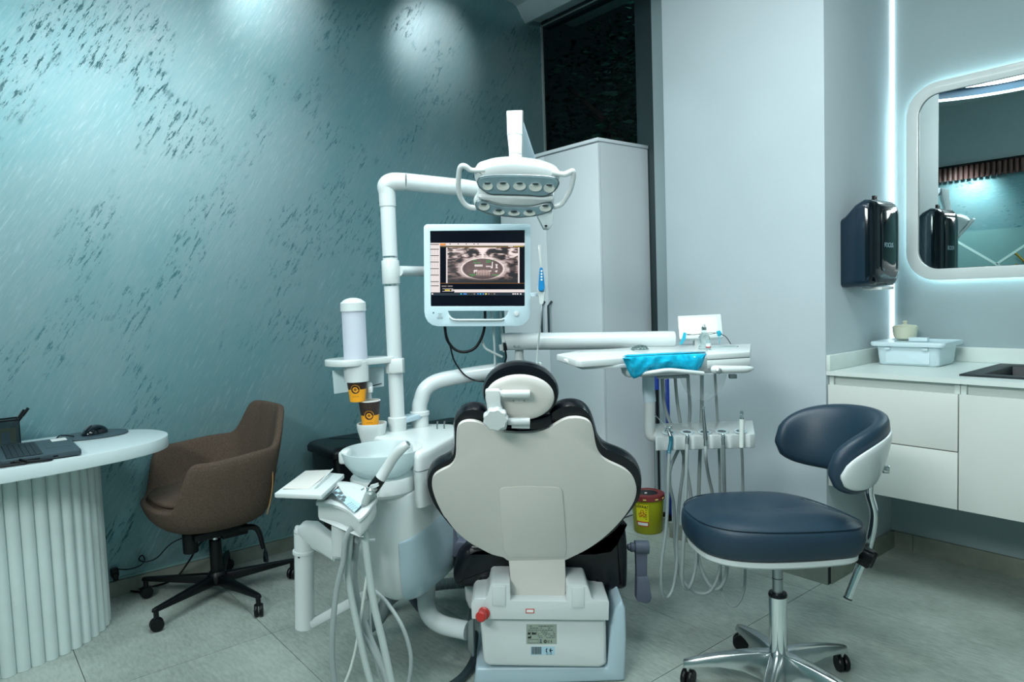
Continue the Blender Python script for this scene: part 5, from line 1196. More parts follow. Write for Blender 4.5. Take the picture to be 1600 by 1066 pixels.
    for cx_, cy_, rx, ry in b_n:
        R = [[KT(cx_ + rx * k_ * math.cos(2 * PI * i / 24), cy_ + yy + ry * k_ * math.sin(2 * PI * i / 24), -.0225 + dd) for i in range(24)] for k_, dd, yy in ((1.04, .003, 0), (1.0, -.001, 0), (.93, -.001, 0), (.72, .0015, -3), (.3, .003, -4), (.02, .003, -4))]
        MB().rings(R).build('reflector', 'reflector', t, ang=60)
        MB().rings([[KT(cx_ + 38 * k_ * math.cos(2 * PI * i / 20), cy_ - ry * .72 + 12 * k_ * math.sin(2 * PI * i / 20), -.0260 + dd) for i in range(20)] for k_, dd in ((1, .008), (1, 0), (.6, -.001), (.05, -.001))]).build('emitter_cap', 'dark_frame', t)
    # handles
    MB().tube([KT(*q) for q in [(420, 185), (330, 190), (255, 185), (205, 150), (165, 140), (135, 170), (122, 260), (118, 380), (135, 480), (180, 560), (240, 605), (320, 620)]], [.0085, .0075, .0085, .0090, .0088, .0085, .0085, .0085, .008, .0085, .0095], n=18).build('handle', 'white', t)
    MB().tube([KT(*q) for q in [(1180, 215), (1260, 230), (1330, 235), (1380, 215), (1415, 200), (1428, 225), (1420, 300), (1395, 400), (1350, 490), (1290, 570), (1220, 600), (1170, 600)]], [.0085, .0085, .0095, .0095, .0085, .0085, .0085, .0085, .009, .0095, .009], n=18).build('handle', 'white', t)
M['pale_white'] = mat('pale_blue_white', (196, 216, 226), .35, var=.01)
op_light()

# ------------------------------------------------------------------ delivery arm + tray
CT = crop(860, 470, 4.4417)
def tray_unit():
    t = thing('instrument_unit', 'white swing-arm instrument tray unit with hose holder right of the monitor', 'instrument tray', CT(600, 500, 2.45))
    Z_ = lambda x, y, v: AT(x, y, v)
    # post and arm
    MB().lathe([(.032, -.004), (.030, .012), (.019, .020), (.0165, .040), (.0165, .062), (0, .062)], AT(812, 573, 2.625), n=28).build('post', 'white', t)
    MB().cyl(AT(812, 554, 2.625), AT(812, 540, 2.625), .0148).build('post_band', 'steel', t)
    MB().tube([AT(797, 533.5, 2.60), AT(800, 533.5, 2.60), AT(900, 533, 2.60), AT(1040, 531, 2.60), AT(1049, 531, 2.60)], [.029, .0325, .0325, .0325, .029], n=30).build('swing_arm', 'white_metal', t)
    for x in (803, 810): MB().cyl(AT(x, 541, 2.568), AT(x, 541, 2.564), .003, n=10).build('screw', 'steel', t)
    P = lambda x, y, v: CT(x, y, v)
    # top tray
    top = [P(42, 372, 2.30), P(190, 345, 2.45), P(480, 330, 2.52), P(700, 318, 2.58), P(835, 299, 2.66), P(1000, 300, 2.68), P(1240, 297, 2.68), P(1384, 350, 2.38), P(1380, 362, 2.34), P(1090, 366, 2.33), P(720, 372, 2.30), P(500, 398, 2.24), P(215, 416, 2.18), P(175, 410, 2.19)]
    zt = .0
    pl = [p.copy() for p in top]
    z0 = sum(p.z for p in pl) / len(pl)
    MB().prism([p - ZZ * .0 for p in pl], -ZZ * .022).build('tray_top', 'white', t, bevel=.003)
    MB().prism([P(90, 400, 2.24), P(480, 380, 2.38), P(560, 366, 2.50), P(540, 440, 2.24), P(220, 455, 2.205)], -ZZ * .012).build('tray_underside', 'white', t, bevel=.003)
    body = [P(490, 430, 2.30), P(520, 440, 2.26), P(1060, 420, 2.30), P(1384, 400, 2.355), P(1380, 395, 2.60), P(560, 420, 2.66), P(480, 425, 2.5)]
    def drop(k, sh): c = sum(body, V()) / len(body); return [V((c.x + (p.x - c.x) * k, c.y + (p.y - c.y) * k, c.z + sh)) for p in body]
    MB().rings([drop(1.0, .018), drop(1.0, -.005), drop(.985, -.022), drop(.93, -.034), drop(.6, -.036)]).build('lower_case', 'white', t, bevel=.0, ang=60)
    # right control case with a slot
    case = [P(1088, 372, 2.255), P(1384, 356, 2.29), P(1392, 350, 2.60), P(1096, 366, 2.60)]
    c0 = sum(case, V()) / 4
    def cs(k, z): return [V((c0.x + (p.x - c0.x) * k, c0.y + (p.y - c0.y) * k, z)) for p in case]
    zb, zm = P(1240, 455, 2.27).z, P(1240, 403, 2.27).z; ztp = P(1240, 362, 2.27).z
    MB().rings([cs(.99, zb - .006), cs(1.012, zb), cs(1.012, zm - .001)]).build('control_case', 'white', t, bevel=.002)
    MB().rings([cs(.99, zm - .0012), cs(.99, zm + .0015)]).build('case_slot', 'steel', t)
    MB().rings([cs(1.014, zm + .0015), cs(1.014, ztp - .002), cs(1.0, ztp + .001)]).build('case_lid', 'white', t, bevel=.002)
    # handle
    MB().tube([P(1128, 478, 2.235), P(1150, 478, 2.23), P(1250, 478, 2.23), P(1360, 476, 2.24), P(1400, 470, 2.26)], [.012, .0135, .0125, .0115, .006], n=22).build('handle', 'white', t)
    MB().cyl(P(1168, 488, 2.205), P(1168, 488, 2.222), .0095, n=24).build('handle_cap', 'steel', t, bevel=.001)
    MB().box(P(1265, 525, 2.34), (.024, .02, .014), (RH, FH, ZZ)).build('bracket', 'steel', t, bevel=.002)
    MB().box(P(850, 525, 2.40), (.11, .03, .012), (RH, FH, ZZ)).build('hose_gland', 'steel', t, bevel=.003)
    # white front lip seen under the film
    MB().tube([P(590, 512, 2.235), P(720, 495, 2.215), P(820, 483, 2.205), P(930, 492, 2.21), P(1060, 505, 2.23)], .007, n=12).build('front_lip', 'white', t)
    # display on a short neck
    dp = [P(884, 104, 2.66), P(1184, 90, 2.66), P(1200, 252, 2.60), P(896, 266, 2.60)]
    nn = (dp[1] - dp[0]).cross(dp[3] - dp[0]).normalized()
    if nn.dot(FH) < 0: nn = -nn
    MB().prism(dp, nn * .018).build('display_panel', 'white', t, bevel=.004)
    c0_ = sum(dp, V()) / 4
    MB().prism([c0_ + (p - c0_) * .78 - nn * .0006 for p in dp], nn * .002).build('display_glass', 'cream', t, smooth=False)
    MB().box(P(1040, 280, 2.63), (.05, .03, .05), (RH, FH, ZZ)).build('display_neck', 'white', t, bevel=.004)
    # arm down to the hose holder
    MB().tube([P(680, 525, 2.42), P(682, 620, 2.42), P(690, 700, 2.42)], .0215, n=26).build('drop_tube', 'pale_white', t)
    MB().tube([P(690, 690, 2.42), P(690, 860, 2.42), P(692, 915, 2.42), P(704, 938, 2.42), P(735, 935, 2.42)], [.019, .019, .0195, .020, .020], n=26).build('drop_arm', 'white', t)
    # hose holder: sloping top with five wells, scalloped front
    W0 = [(728, 848, 2.46), (1400, 826, 2.46)]
    fr = []; N = 60
    for i in range(N + 1):
        q = i / N; x = 728 + (1420 - 728) * q; sc_ = .5 - .5 * math.cos(2 * PI * (q * 5.35 - .05)); y = 948 - 22 * q
        fr.append((x, y, 2.325 + .016 * sc_ ** .7))
    ttop = [P(x, y, v) for x, y, v in fr]
    back = [P(1404, 830, 2.47), P(728, 852, 2.47)]
    outline = ttop + back
    MB().prism(outline, -ZZ * (97 / 4.4417 * 2.33 / 1089)).build('hose_holder', 'white', t, bevel=.0035, ang=50)
    for x, y in ((822, 915), (948, 912), (1070, 912), (1190, 908), (1318, 906)):
        p1, p2, p3 = P(728, 852, 2.47), P(1404, 830, 2.47), P(1070, 937, 2.33)
        nrm = (p2 - p1).cross(p3 - p1).normalized(); nrm = nrm if nrm.z > 0 else -nrm
        c = ONP(860 + x / 4.4417, 470 + y / 4.4417, p1, nrm)
        MB().lathe([(.0225, .0), (.0215, .0022), (.017, .0024), (.0145, .0006), (.0225, .0003)], c, nrm, n=32, closed=True).build('well_ring', 'tub', t)
        MB().lathe([(.0135, .0006), (.0135, .0012), (.001, .0013)], c, nrm, n=28).build('well_hole', 'print_grey', t)
tray_unit()

def film():
    pts = [(500, 398), (560, 385), (720, 374), (900, 368), (1082, 365), (1066, 410), (1052, 445), (1035, 478), (1010, 505), (960, 490), (920, 480), (820, 478), (720, 486), (640, 510), (572, 541), (548, 510), (535, 478), (515, 435)]
    b = MB(); rows = 7; N = 26; G_ = []
    def upper(q): x = 500 + 582 * q; return (x, 398 - 33 * q ** .6, 2.212 + .108 * q if q < 2 else 0)
    low = cr([V((500, 400, 0)), V((520, 440, 0)), V((572, 541, 0)), V((640, 512, 0)), V((720, 487, 0)), V((820, 478, 0)), V((920, 480, 0)), V((1010, 505, 0)), V((1050, 450, 0)), V((1082, 368, 0))], 3)
    for i in range(N + 1):
        q = i / N; f = q * (len(low) - 1); j = min(int(f), len(low) - 2); L_ = low[j].lerp(low[j + 1], f - j)
        ux, uy, v = upper(q); col_ = []
        for k in range(rows + 1):
            r_ = k / rows; x = ux + (L_.x - ux) * r_; y = uy + (L_.y - uy) * r_
            col_.append(CT(x, y, 2.195 + .09 * q - .012 * math.sin(r_ * PI) + .004 * math.sin(q * 40 + r_ * 5) - .002 * math.cos(r_ * 17 + q * 9)))
        G_.append(col_)
    for i in range(N):
        for k in range(rows):
            vs = [G_[i][k], G_[i + 1][k], G_[i + 1][k + 1], G_[i][k + 1]]
            if (vs[0] - vs[3]).length < 1e-5 and (vs[1] - vs[2]).length < 1e-5: continue
            b.bm.faces.new([b.bm.verts.new(p) for p in vs])
    # part lying on the tray
    a = [CT(x, y, v) for x, y, v in ((500, 396, 2.212), (560, 372, 2.36), (760, 362, 2.40), (1060, 355, 2.42), (1082, 364, 2.315))]
    for p in a: p.z += .004
    b.bm.faces.new([b.bm.verts.new(p) for p in a])
    o = b.build('protective_film', 'film', weld=True, ang=60)
    md = o.modifiers.new('thick', 'SOLIDIFY'); md.thickness = .0006
    fix(o, 'bright cyan crinkled plastic film hanging over the tray front', 'plastic film')
film()
def glassware():
    P = CT
    c = P(1068, 338, 2.45); t = thing('glass_bottle', 'clear glass bottle with metal cap on the tray', 'bottle', c)
    MB().lathe([(0, 0), (.017, 0), (.019, .002), (.019, .045), (.012, .055), (.008, .060), (.008, .068), (0, .068)], c, n=28).build('bottle_body', 'clear', t)
    MB().lathe([(0, .0685), (.009, .0685), (.009, .078), (.005, .080), (.003, .09), (0, .09)], c, n=20).build('cap', 'chrome', t)
    c = P(1097, 342, 2.40); t = thing('small_vial', 'small clear vial with a pale red band beside the glass bottle', 'vial', c)
    MB().lathe([(0, 0), (.008, 0), (.0085, .002), (.0085, .026), (.006, .032), (.006, .036), (0, .036)], c, n=24).build('vial_body', 'clear', t)
    MB().cyl(c + ZZ * .008, c + ZZ * .012, .0088).build('red_band', 'redk', t); MB().cyl(c + ZZ * .0122, c + ZZ * .022, .0088).build('label', 'paper', t)
    c = P(1185, 325, 2.50)
    b = MB(); o = b.box(c + ZZ * .003, (.11, .05, .004), (RH, FH, ZZ)).build('clear_tray', 'clear', bevel=.002); fix(o, 'thin clear dish lying on the right of the tray', 'dish')
    # crumpled instrument pouch
    rd = random.Random(4); b = MB(); base = P(620, 352, 2.44)
    n = 12; G = [[base + RH * (.03 - .03 * 2 * (i / n)) * -1.0 + FH * (.05 * (j / n - .5)) + ZZ * (.006 + .016 * abs(math.sin(i * 1.3 + j * .7)) * math.sin(PI * i / n) ** .5 * math.sin(PI * j / n) ** .5 + rd.uniform(0, .003)) for j in range(n + 1)] for i in range(n + 1)]
    for i in range(n):
        for j in range(n): b.bm.faces.new([b.bm.verts.new(p) for p in (G[i][j], G[i + 1][j], G[i + 1][j + 1], G[i][j + 1])])
    o = b.build('plastic_pouch', 'clear', weld=True); o.modifiers.new('t', 'SOLIDIFY').thickness = .0005; fix(o, 'crumpled clear plastic pouch on the left part of the tray', 'plastic pouch')
    # clear bag below
    b = MB(); n = 16; G = []
    for j in range(9):
        r_ = j / 8; row = []
        for i in range(n + 1):
            q = i / n; hw = 165 * (1 - .25 * r_) * math.sqrt(max(0, 1 - (r_ * .97) ** 3)); x = 1060 + (2 * q - 1) * hw; y = 510 + 185 * r_
            row.append(P(x, y, 2.44 + .012 * math.sin(q * 9 + r_ * 4)))
        G.append(row)
    for j in range(8):
        for i in range(n): b.bm.faces.new([b.bm.verts.new(p) for p in (G[j][i], G[j][i + 1], G[j + 1][i + 1], G[j + 1][i])])
    o = b.build('clear_bag', 'bagfilm', weld=True); o.modifiers.new('t', 'SOLIDIFY').thickness = .0004; fix(o, 'thin clear plastic bag hanging under the instrument tray', 'plastic bag')
    # bib chain with cyan clips
    t = thing('bib_chain', 'black cord with cyan clips hung across the tray display', 'bib clip chain', P(1050, 230, 2.58))
    MB().tube([P(945, 232, 2.585), P(1000, 236, 2.58), P(1060, 228, 2.575), P(1110, 232, 2.575), P(1160, 222, 2.575)], .0012, n=6).build('cord', 'black', t)
    MB().tube([P(945, 238, 2.585), P(1040, 232, 2.58), P(1110, 222, 2.575), P(1165, 226, 2.575)], .0012, n=6).build('cord', 'black', t)
    MB().prism([P(926, 218, 2.58), P(945, 226, 2.58), P(940, 262, 2.56), P(912, 306, 2.53), P(898, 304, 2.53), P(915, 262, 2.56)], FH * .006).build('clip', 'cyan', t, bevel=.001)
    MB().prism([P(1156, 212, 2.57), P(1178, 208, 2.57), P(1190, 226, 2.57), P(1184, 246, 2.57), P(1164, 248, 2.57)], FH * .01).build('clip', 'cyan', t, bevel=.001)
    MB().tube([P(1185, 232, 2.57), P(1215, 248, 2.56), P(1240, 280, 2.54), P(1252, 302, 2.53)], .0016, n=6).build('cord', 'black', t)
    MB().tube([P(1168, 246, 2.57), P(1174, 270, 2.56), P(1172, 296, 2.55)], .0012, n=6).build('cord', 'cyan', t)
M['bagfilm'] = mat('thin_bag', (235, 245, 250), .2, var=.0, alpha=.22, coat=.6)
glassware()

# ------------------------------------------------------------------ handpieces with their hoses
def hand(label, head, loop, r=.0052, kind='turbine'):
    t = thing('dental_handpiece', label, 'handpiece', head[0], 'hose handpieces on the instrument holder')
    if kind == 'syringe':
        MB().tube([head[0], head[1]], [.0012, .0022], n=10, smooth=False).build('needle', 'chrome', t)
        MB().cyl(head[1] + (head[1] - head[0]).normalized() * -.004, head[1] + (head[1] - head[0]).normalized() * .014, .0065, n=18).cyl(head[1] + RH * .012 - ZZ * .004, head[1] + RH * .012 + ZZ * .008, .0042, n=14).box(head[1] - ZZ * .01, (.018, .014, .012), (RH, FH, ZZ)).build('syringe_head', 'chrome', t, bevel=.0015)
        MB().tube([head[1], head[1].lerp(head[2], .5), head[2]], [.0062, .0056, .0068], n=18).build('grip', 'steel', t)
        MB().tube([head[2], head[2] - ZZ * .02, head[3]], .0068, n=14).build('sleeve', 'cyan_dark', t)
    elif kind == 'turbine':
        MB().tube([head[0], head[0].lerp(head[1], .35), head[1]], [.0040, .0052, .0072], n=18).build('grip', 'steel', t)
        MB().cyl(head[0] - FH * .006 + ZZ * .002, head[0] + FH * .004 + ZZ * .002, .0052, n=18).build('head', 'chrome', t, bevel=.001)
        MB().cyl(head[1], head[1] - ZZ * .022, .0074, n=18).build('coupling', 'chrome', t)
    elif kind == 'coupler':
        MB().cyl(head[0], head[1], .0066, .0062, n=20).build('coupling', 'steel', t)
        MB().lathe([(0, .006), (.005, .005), (.0076, -.002), (.0078, -.016), (.0068, -.020), (0, -.02)], head[0], n=20).build('tip', 'chrome', t)
    elif kind == 'scaler':
        MB().lathe([(0, 0), (.0052, -.001), (.0060, -.012), (.0045, -.014), (.0060, -.022), (.0082, -.030), (.0078, -.032), (0, -.032)], head[0], n=20).build('tip', 'chrome', t)
        MB().tube([head[0] - ZZ * .030, head[1]], [.0088, .0078], n=20, smooth=False).build('grip', 'cream', t)
        MB().cyl(head[0] - ZZ * .034, head[0] - ZZ * .031, .0084, n=20).build('red_ring', 'redk', t)
    MB().tube(loop, r, n=12).build('hose', 'hose', t)
M['cyan_dark'] = mat('teal_sleeve', (30, 105, 125), .4)
C2 = lambda x, y, v: AT(960 + x / 3.1357, 640 + y / 3.1357, v)
P = CT
hand('three-way syringe with long thin needle at the left end of the holder', [P(722, 790, 2.33), P(812, 882, 2.33), P(835, 940, 2.32), P(822, 1060, 2.31)], [C2(268, 205, 2.31), C2(265, 300, 2.31), C2(255, 560, 2.32), C2(233, 740, 2.34), C2(229, 850, 2.36), C2(240, 912, 2.38), C2(262, 920, 2.40), C2(288, 870, 2.42), C2(305, 760, 2.43), C2(305, 640, 2.44), C2(318, 450, 2.46), C2(340, 220, 2.48), P(880, 700, 2.47), P(865, 520, 2.43)], .0056, 'syringe')
hand('chrome coupler hanging in the second well from the left', [P(950, 938, 2.32), P(948, 1000, 2.315)], [P(948, 995, 2.315), C2(354, 250, 2.31), C2(347, 500, 2.32), C2(336, 700, 2.34), C2(332, 830, 2.36), C2(350, 880, 2.38), C2(374, 858, 2.40), C2(396, 780, 2.42), C2(399, 680, 2.43), C2(384, 500, 2.45), C2(362, 340, 2.47), C2(335, 210, 2.48), P(800, 760, 2.47), P(775, 520, 2.43)], .0062, 'coupler')
hand('long slim steel turbine standing in the middle well', [P(1060, 745, 2.33), P(1076, 960, 2.32)], [P(1078, 990, 2.32), C2(448, 240, 2.32), C2(462, 330, 2.39), C2(482, 420, 2.43), C2(505, 560, 2.43), C2(522, 700, 2.42), C2(510, 810, 2.42), C2(470, 890, 2.42), C2(415, 900, 2.43), C2(360, 868, 2.44), C2(320, 800, 2.45), C2(298, 680, 2.46), C2(292, 480, 2.47), C2(272, 300, 2.48), P(960, 860, 2.50), P(955, 520, 2.45)], .0058, 'turbine')
hand('chrome coupler hanging in the fourth well from the left', [P(1198, 934, 2.32), P(1200, 1000, 2.315)], [P(1200, 995, 2.315), C2(536, 300, 2.36), C2(541, 450, 2.42), C2(550, 700, 2.40), C2(546, 820, 2.41), C2(505, 880, 2.42), C2(460, 850, 2.43), C2(422, 770, 2.44), C2(405, 660, 2.45), C2(412, 450, 2.47), C2(420, 200, 2.49), P(1050, 780, 2.48), P(1052, 515, 2.45)], .0066, 'coupler')
hand('pale scaler handpiece standing in the right end well', [P(1328, 762, 2.33), P(1326, 1020, 2.32)], [P(1326, 1015, 2.32), C2(627, 260, 2.36), C2(630, 400, 2.42), C2(640, 700, 2.40), C2(638, 860, 2.40), C2(614, 940, 2.41), C2(580, 965, 2.42), C2(543, 930, 2.43), C2(522, 860, 2.44), C2(520, 600, 2.46), C2(516, 300, 2.48), P(1160, 830, 2.49), P(1142, 510, 2.45)], .0048, 'scaler')
mp = thing('blue_mop', 'blue handled mop leaning in the gap beside the tall cabinet', 'mop', AT(1047, 815, 3.45))
q0 = ONZ(1048, 812, .002); v0_ = (q0 - CAM).dot(FH)
def MPt(x, y): return AT(x, y, v0_)
MB().prism([MPt(1040, 594), MPt(1046, 592), MPt(1052, 806), MPt(1045, 806)], FH * .02).build('blue_sleeve', 'blue', mp, bevel=.002)
MB().box(q0 + ZZ * .010, (.05, .05, .02), (RH, FH, ZZ)).build('foot', 'black', mp, bevel=.003)
MB().cyl(MPt(1026, 584), MPt(1026.5, 609), .012).build('blue_cap', 'blue', mp)
MB().cyl(MPt(1026.5, 609), MPt(1031, 806), .005, n=10).build('pole', 'black', mp)
MB().box(MPt(1036, 804), (.07, .03, .02), (RH, FH, ZZ)).build('foot', 'black', mp, bevel=.002)

# ------------------------------------------------------------------ intraoral camera and cables behind the monitor
def ioc():
    C = crop(640, 340, 3.807)
    t = thing('intraoral_camera', 'white wand camera with blue grip and four buttons right of the monitor', 'intraoral camera', C(785, 380, 2.44))
    MB().rings([[C(763, 162, 2.43), C(788, 162, 2.43), C(788, 162, 2.45), C(763, 162, 2.45)], [C(766, 230, 2.43), C(786, 230, 2.43), C(786, 230, 2.445), C(766, 230, 2.445)], [C(774, 300, 2.43), C(792, 300, 2.43), C(792, 300, 2.448), C(774, 300, 2.448)]]).build('wand_tip', 'white', t, bevel=.003)
    MB().pillow(cr([C(x, y, 2.425) for x, y in [(776, 300), (790, 300), (796, 330), (803, 400), (800, 432), (784, 440), (768, 432), (767, 400), (772, 330)]], 3, True), FH * .012, [(-.003, -.1), (0, .2), (0, 1)]).build('blue_grip', 'blue_hand', t)
    for y in (318, 336, 353, 370): MB().cyl(C(785, y, 2.4245), C(785, y, 2.422), .0034, n=14).build('button', 'paper', t)
    MB().pillow(cr([C(x, y, 2.436) for x, y in [(764, 400), (808, 405), (803, 470), (795, 515), (772, 515), (766, 470), (755, 430)]], 3, True), FH * .014, [(-.002, 0), (0, .3), (-.002, 1)]).build('holder', 'white', t)
    MB().prism([C(724, 448, 2.46), (C(752, 448, 2.46)), C(752, 470, 2.46), C(724, 470, 2.46)], FH * .02).build('holder_arm', 'pale_white', t)
    MB().box(C(742, 458, 2.475), (.03, .012, .014), (RH, FH, ZZ)).build('holder_arm', 'pale_white', t, bevel=.002)
    MB().tube([C(784, 510, 2.44), C(782, 560, 2.45), C(777, 640, 2.5), C(764, 760, 2.54), C(757, 840, 2.55), C(758, 872, 2.55), C(770, 884, 2.55), C(782, 876, 2.55), C(776, 866, 2.55), C(762, 868, 2.56)], .0032, n=10).build('cord', 'cable_white', t)
ioc()
C_ = crop(640, 340, 3.807)
fix(MB().tube([C_(210, 600, 2.56), C_(211, 660, 2.55), C_(225, 730, 2.55), C_(270, 785, 2.55), C_(330, 800, 2.55), C_(390, 775, 2.55), C_(430, 710, 2.55), C_(447, 640, 2.55), C_(449, 560, 2.55), C_(447, 520, 2.555)], .0052, n=10).build('monitor_cable', 'black'), 'thick black cable loop hanging below the monitor', 'cable')
fix(MB().tube([C_(212, 600, 2.57), C_(213, 670, 2.565), C_(240, 760, 2.56), C_(265, 850, 2.56), C_(320, 930, 2.56), C_(385, 968, 2.56), C_(450, 975, 2.56), C_(520, 965, 2.60)], .0030, n=8).build('monitor_cable', 'black'), 'thin black cable curving from the monitor to the headrest', 'cable')
fix(MB().tube([C_(460, 620, 2.58), C_(440, 680, 2.57), C_(432, 730, 2.57), C_(450, 775, 2.57), C_(490, 800, 2.57), C_(552, 830, 2.58)], .0045, n=8).build('white_cable', 'cable_white'), 'white cable curving out from under the monitor to the connector', 'cable')
fix(MB().tube([C_(485, 560, 2.58), C_(495, 640, 2.58), C_(505, 760, 2.58), C_(508, 880, 2.59)], .0042, n=8).build('white_cable', 'cable_white'), 'straight white cable hanging from the monitor to the arc pipe', 'cable')
fix(MB().tube([C_(540, 560, 2.60), C_(545, 640, 2.60), C_(552, 720, 2.60), C_(560, 800, 2.60)], .004, n=8).tube([C_(556, 690, 2.595), C_(562, 745, 2.59)], .009, n=10).tube([C_(545, 755, 2.60), C_(552, 790, 2.60)], .010, n=10).build('white_cable', 'cable_white'), 'white cable with bulky connectors near the swing arm end', 'cable')
fix(MB().tube([C_(568, 748, 2.585), C_(570, 790, 2.585)], .007, n=10).tube([C_(570, 790, 2.585), C_(575, 830, 2.585), C_(566, 865, 2.59), C_(556, 890, 2.60)], .003, n=8).build('black_plug_cable', 'black'), 'short black plug and cord beside the white connectors', 'cable')

# ------------------------------------------------------------------ assistant console
KA = crop(420, 700, 2.9125); K8 = crop(480, 620, 5.33)
def console():
    t = thing('assistant_console', 'white assistant console with touch buttons on a cranked arm at lower left', 'dental console', KA(320, 250, 1.98))
    a_ = [KA(25, 208, 1.95), KA(166, 102, 2.20), KA(345, 124, 2.16), KA(338, 130, 2.12), KA(242, 216, 1.93)]
    MB().prism([KA(25, 206, 1.93), KA(166, 102, 2.16), KA(344, 118, 2.12), KA(240, 214, 1.90)], -ZZ * .014).build('side_tray', 'white', t, bevel=.003)
    MB().prism([p + ZZ * .0004 for p in (KA(62, 189, 1.96), KA(172, 108, 2.14), KA(288, 104, 2.14), KA(185, 190, 1.96))], ZZ * .003).build('tray_mat', 'back_shell', t, bevel=.001)
    MB().cyl(KA(212, 186, 1.955) + ZZ * .004, KA(290, 103, 2.13) + ZZ * .004, .0022, n=10).build('tray_rail', 'white', t)
    cn = (ZZ * .88 - FH * .46 - RH * .08).normalized(); c0 = K8(330, 860, 1.98)
    def TP(x, y, o=0): return ONP(480 + x / 5.33, 620 + y / 5.33, c0 + cn * o, cn)
    tl = cr([TP(*q) for q in [(72, 872), (95, 842), (160, 785), (245, 716), (275, 704), (330, 703), (400, 714), (470, 736), (540, 772), (578, 800), (582, 840), (545, 895), (512, 940), (470, 985), (432, 1012), (405, 1000), (350, 950), (280, 912), (190, 886), (110, 876)]], 4, True)
    MB().pillow(tl, -ZZ * .06, [(-.03, -.02), (-.008, -.012), (-.001, .05), (0, .16), (-.001, .20), (-.006, .215), (-.005, .75), (-.010, .95), (-.02, 1.0)]).build('console_body', 'white', t, ang=40)
    nn = cn
    q4 = [TP(200, 792, .004), TP(256, 768, .004), TP(452, 905, .004), TP(392, 965, .004)]
    MB().prism(q4, nn * .0012).build('button_panel', 'pale_blue', t, smooth=False)
    ex, ey = (q4[3] - q4[0]), (q4[1] - q4[0])
    def pp(a, b_): return q4[0] + ex * a + ey * b_ + nn * .0013
    for a, b_ in ((.12, .30), (.20, .72), (.30, .20), (.38, .62), (.46, .20)):
        MB().prism(ell(pp(a, b_), ex.normalized(), ey.normalized(), .0085, .006, 16), nn * .0006).build('button', 'print_grey', t, smooth=False)
        MB().box(pp(a, b_) + nn * .0008, (.006, .0014, .0006), (ex.normalized(), ey.normalized(), nn)).build('button_symbol', 'print', t, smooth=False)
    for i in range(4):
        for j in range(4): MB().box(pp(.66 + .075 * i, .18 + .2 * j), (.006, .0012, .0005), (ex.normalized(), ey.normalized(), nn)).build('button_symbol', 'print_grey', t, smooth=False)
    # clip fingers on the right
    for i in range(4):
        MB().tube([K8(525 + i * 14, 900 - i * 34, 2.0 + .012 * i), K8(558 + i * 10, 885 - i * 34, 2.0 + .012 * i), K8(572 + i * 6, 862 - i * 32, 2.01 + .012 * i)], .006, n=10).build('holder_finger', 'white', t)
    # stand
    MB().tube([KA(334, 300, 2.02), KA(334, 420, 2.02), KA(334, 480, 2.02)], .031, n=28).build('swivel_post', 'white', t)
    a0, a1 = KA(335, 470, 2.02), KA(160, 390, 2.10)
    MB().rings([[KA(292, 505, 2.0), KA(378, 505, 2.0), KA(378, 505, 2.06), KA(292, 505, 2.06)], [KA(292, 420, 2.0), KA(378, 420, 2.0), KA(378, 420, 2.06), KA(292, 420, 2.06)]]).build('post_foot', 'white', t, bevel=.004)
    MB().rings([[KA(300, 452, 2.0), KA(300, 520, 2.0), KA(330, 524, 2.06), KA(330, 452, 2.06)], [KA(170, 395, 2.09), KA(190, 460, 2.09), KA(205, 440, 2.15), KA(190, 380, 2.15)]]).build('upper_arm', 'white', t, bevel=.008)
    MB().prism([KA(292, 425, 2.0), KA(205, 355, 2.06), KA(150, 352, 2.08), KA(128, 362, 2.09), KA(128, 392, 2.09), KA(190, 450, 2.07), KA(292, 522, 2.0)], FH * .055).build('upper_arm', 'white', t, bevel=.008)
    MB().tube([KA(158, 380, 2.12), KA(159, 400, 2.12), KA(162, 600, 2.12), KA(164, 815, 2.12)], .0295, n=28).build('vertical_post', 'white', t)
    MB().cyl(KA(158, 462, 2.12), KA(158, 480, 2.12), .033, n=28).build('post_collar', 'white', t, bevel=.002)
    MB().cyl(KA(137, 497, 2.093), KA(137, 497, 2.090), .004, n=14).build('post_hole', 'black', t)
    MB().rings([[KA(180, 785, 2.10), KA(195, 825, 2.09), KA(200, 820, 2.15), KA(185, 780, 2.15)], [KA(440, 645, 2.28), KA(455, 690, 2.28), KA(458, 690, 2.34), KA(445, 640, 2.34)]]).build('lower_arm', 'white', t, bevel=.006)
console()
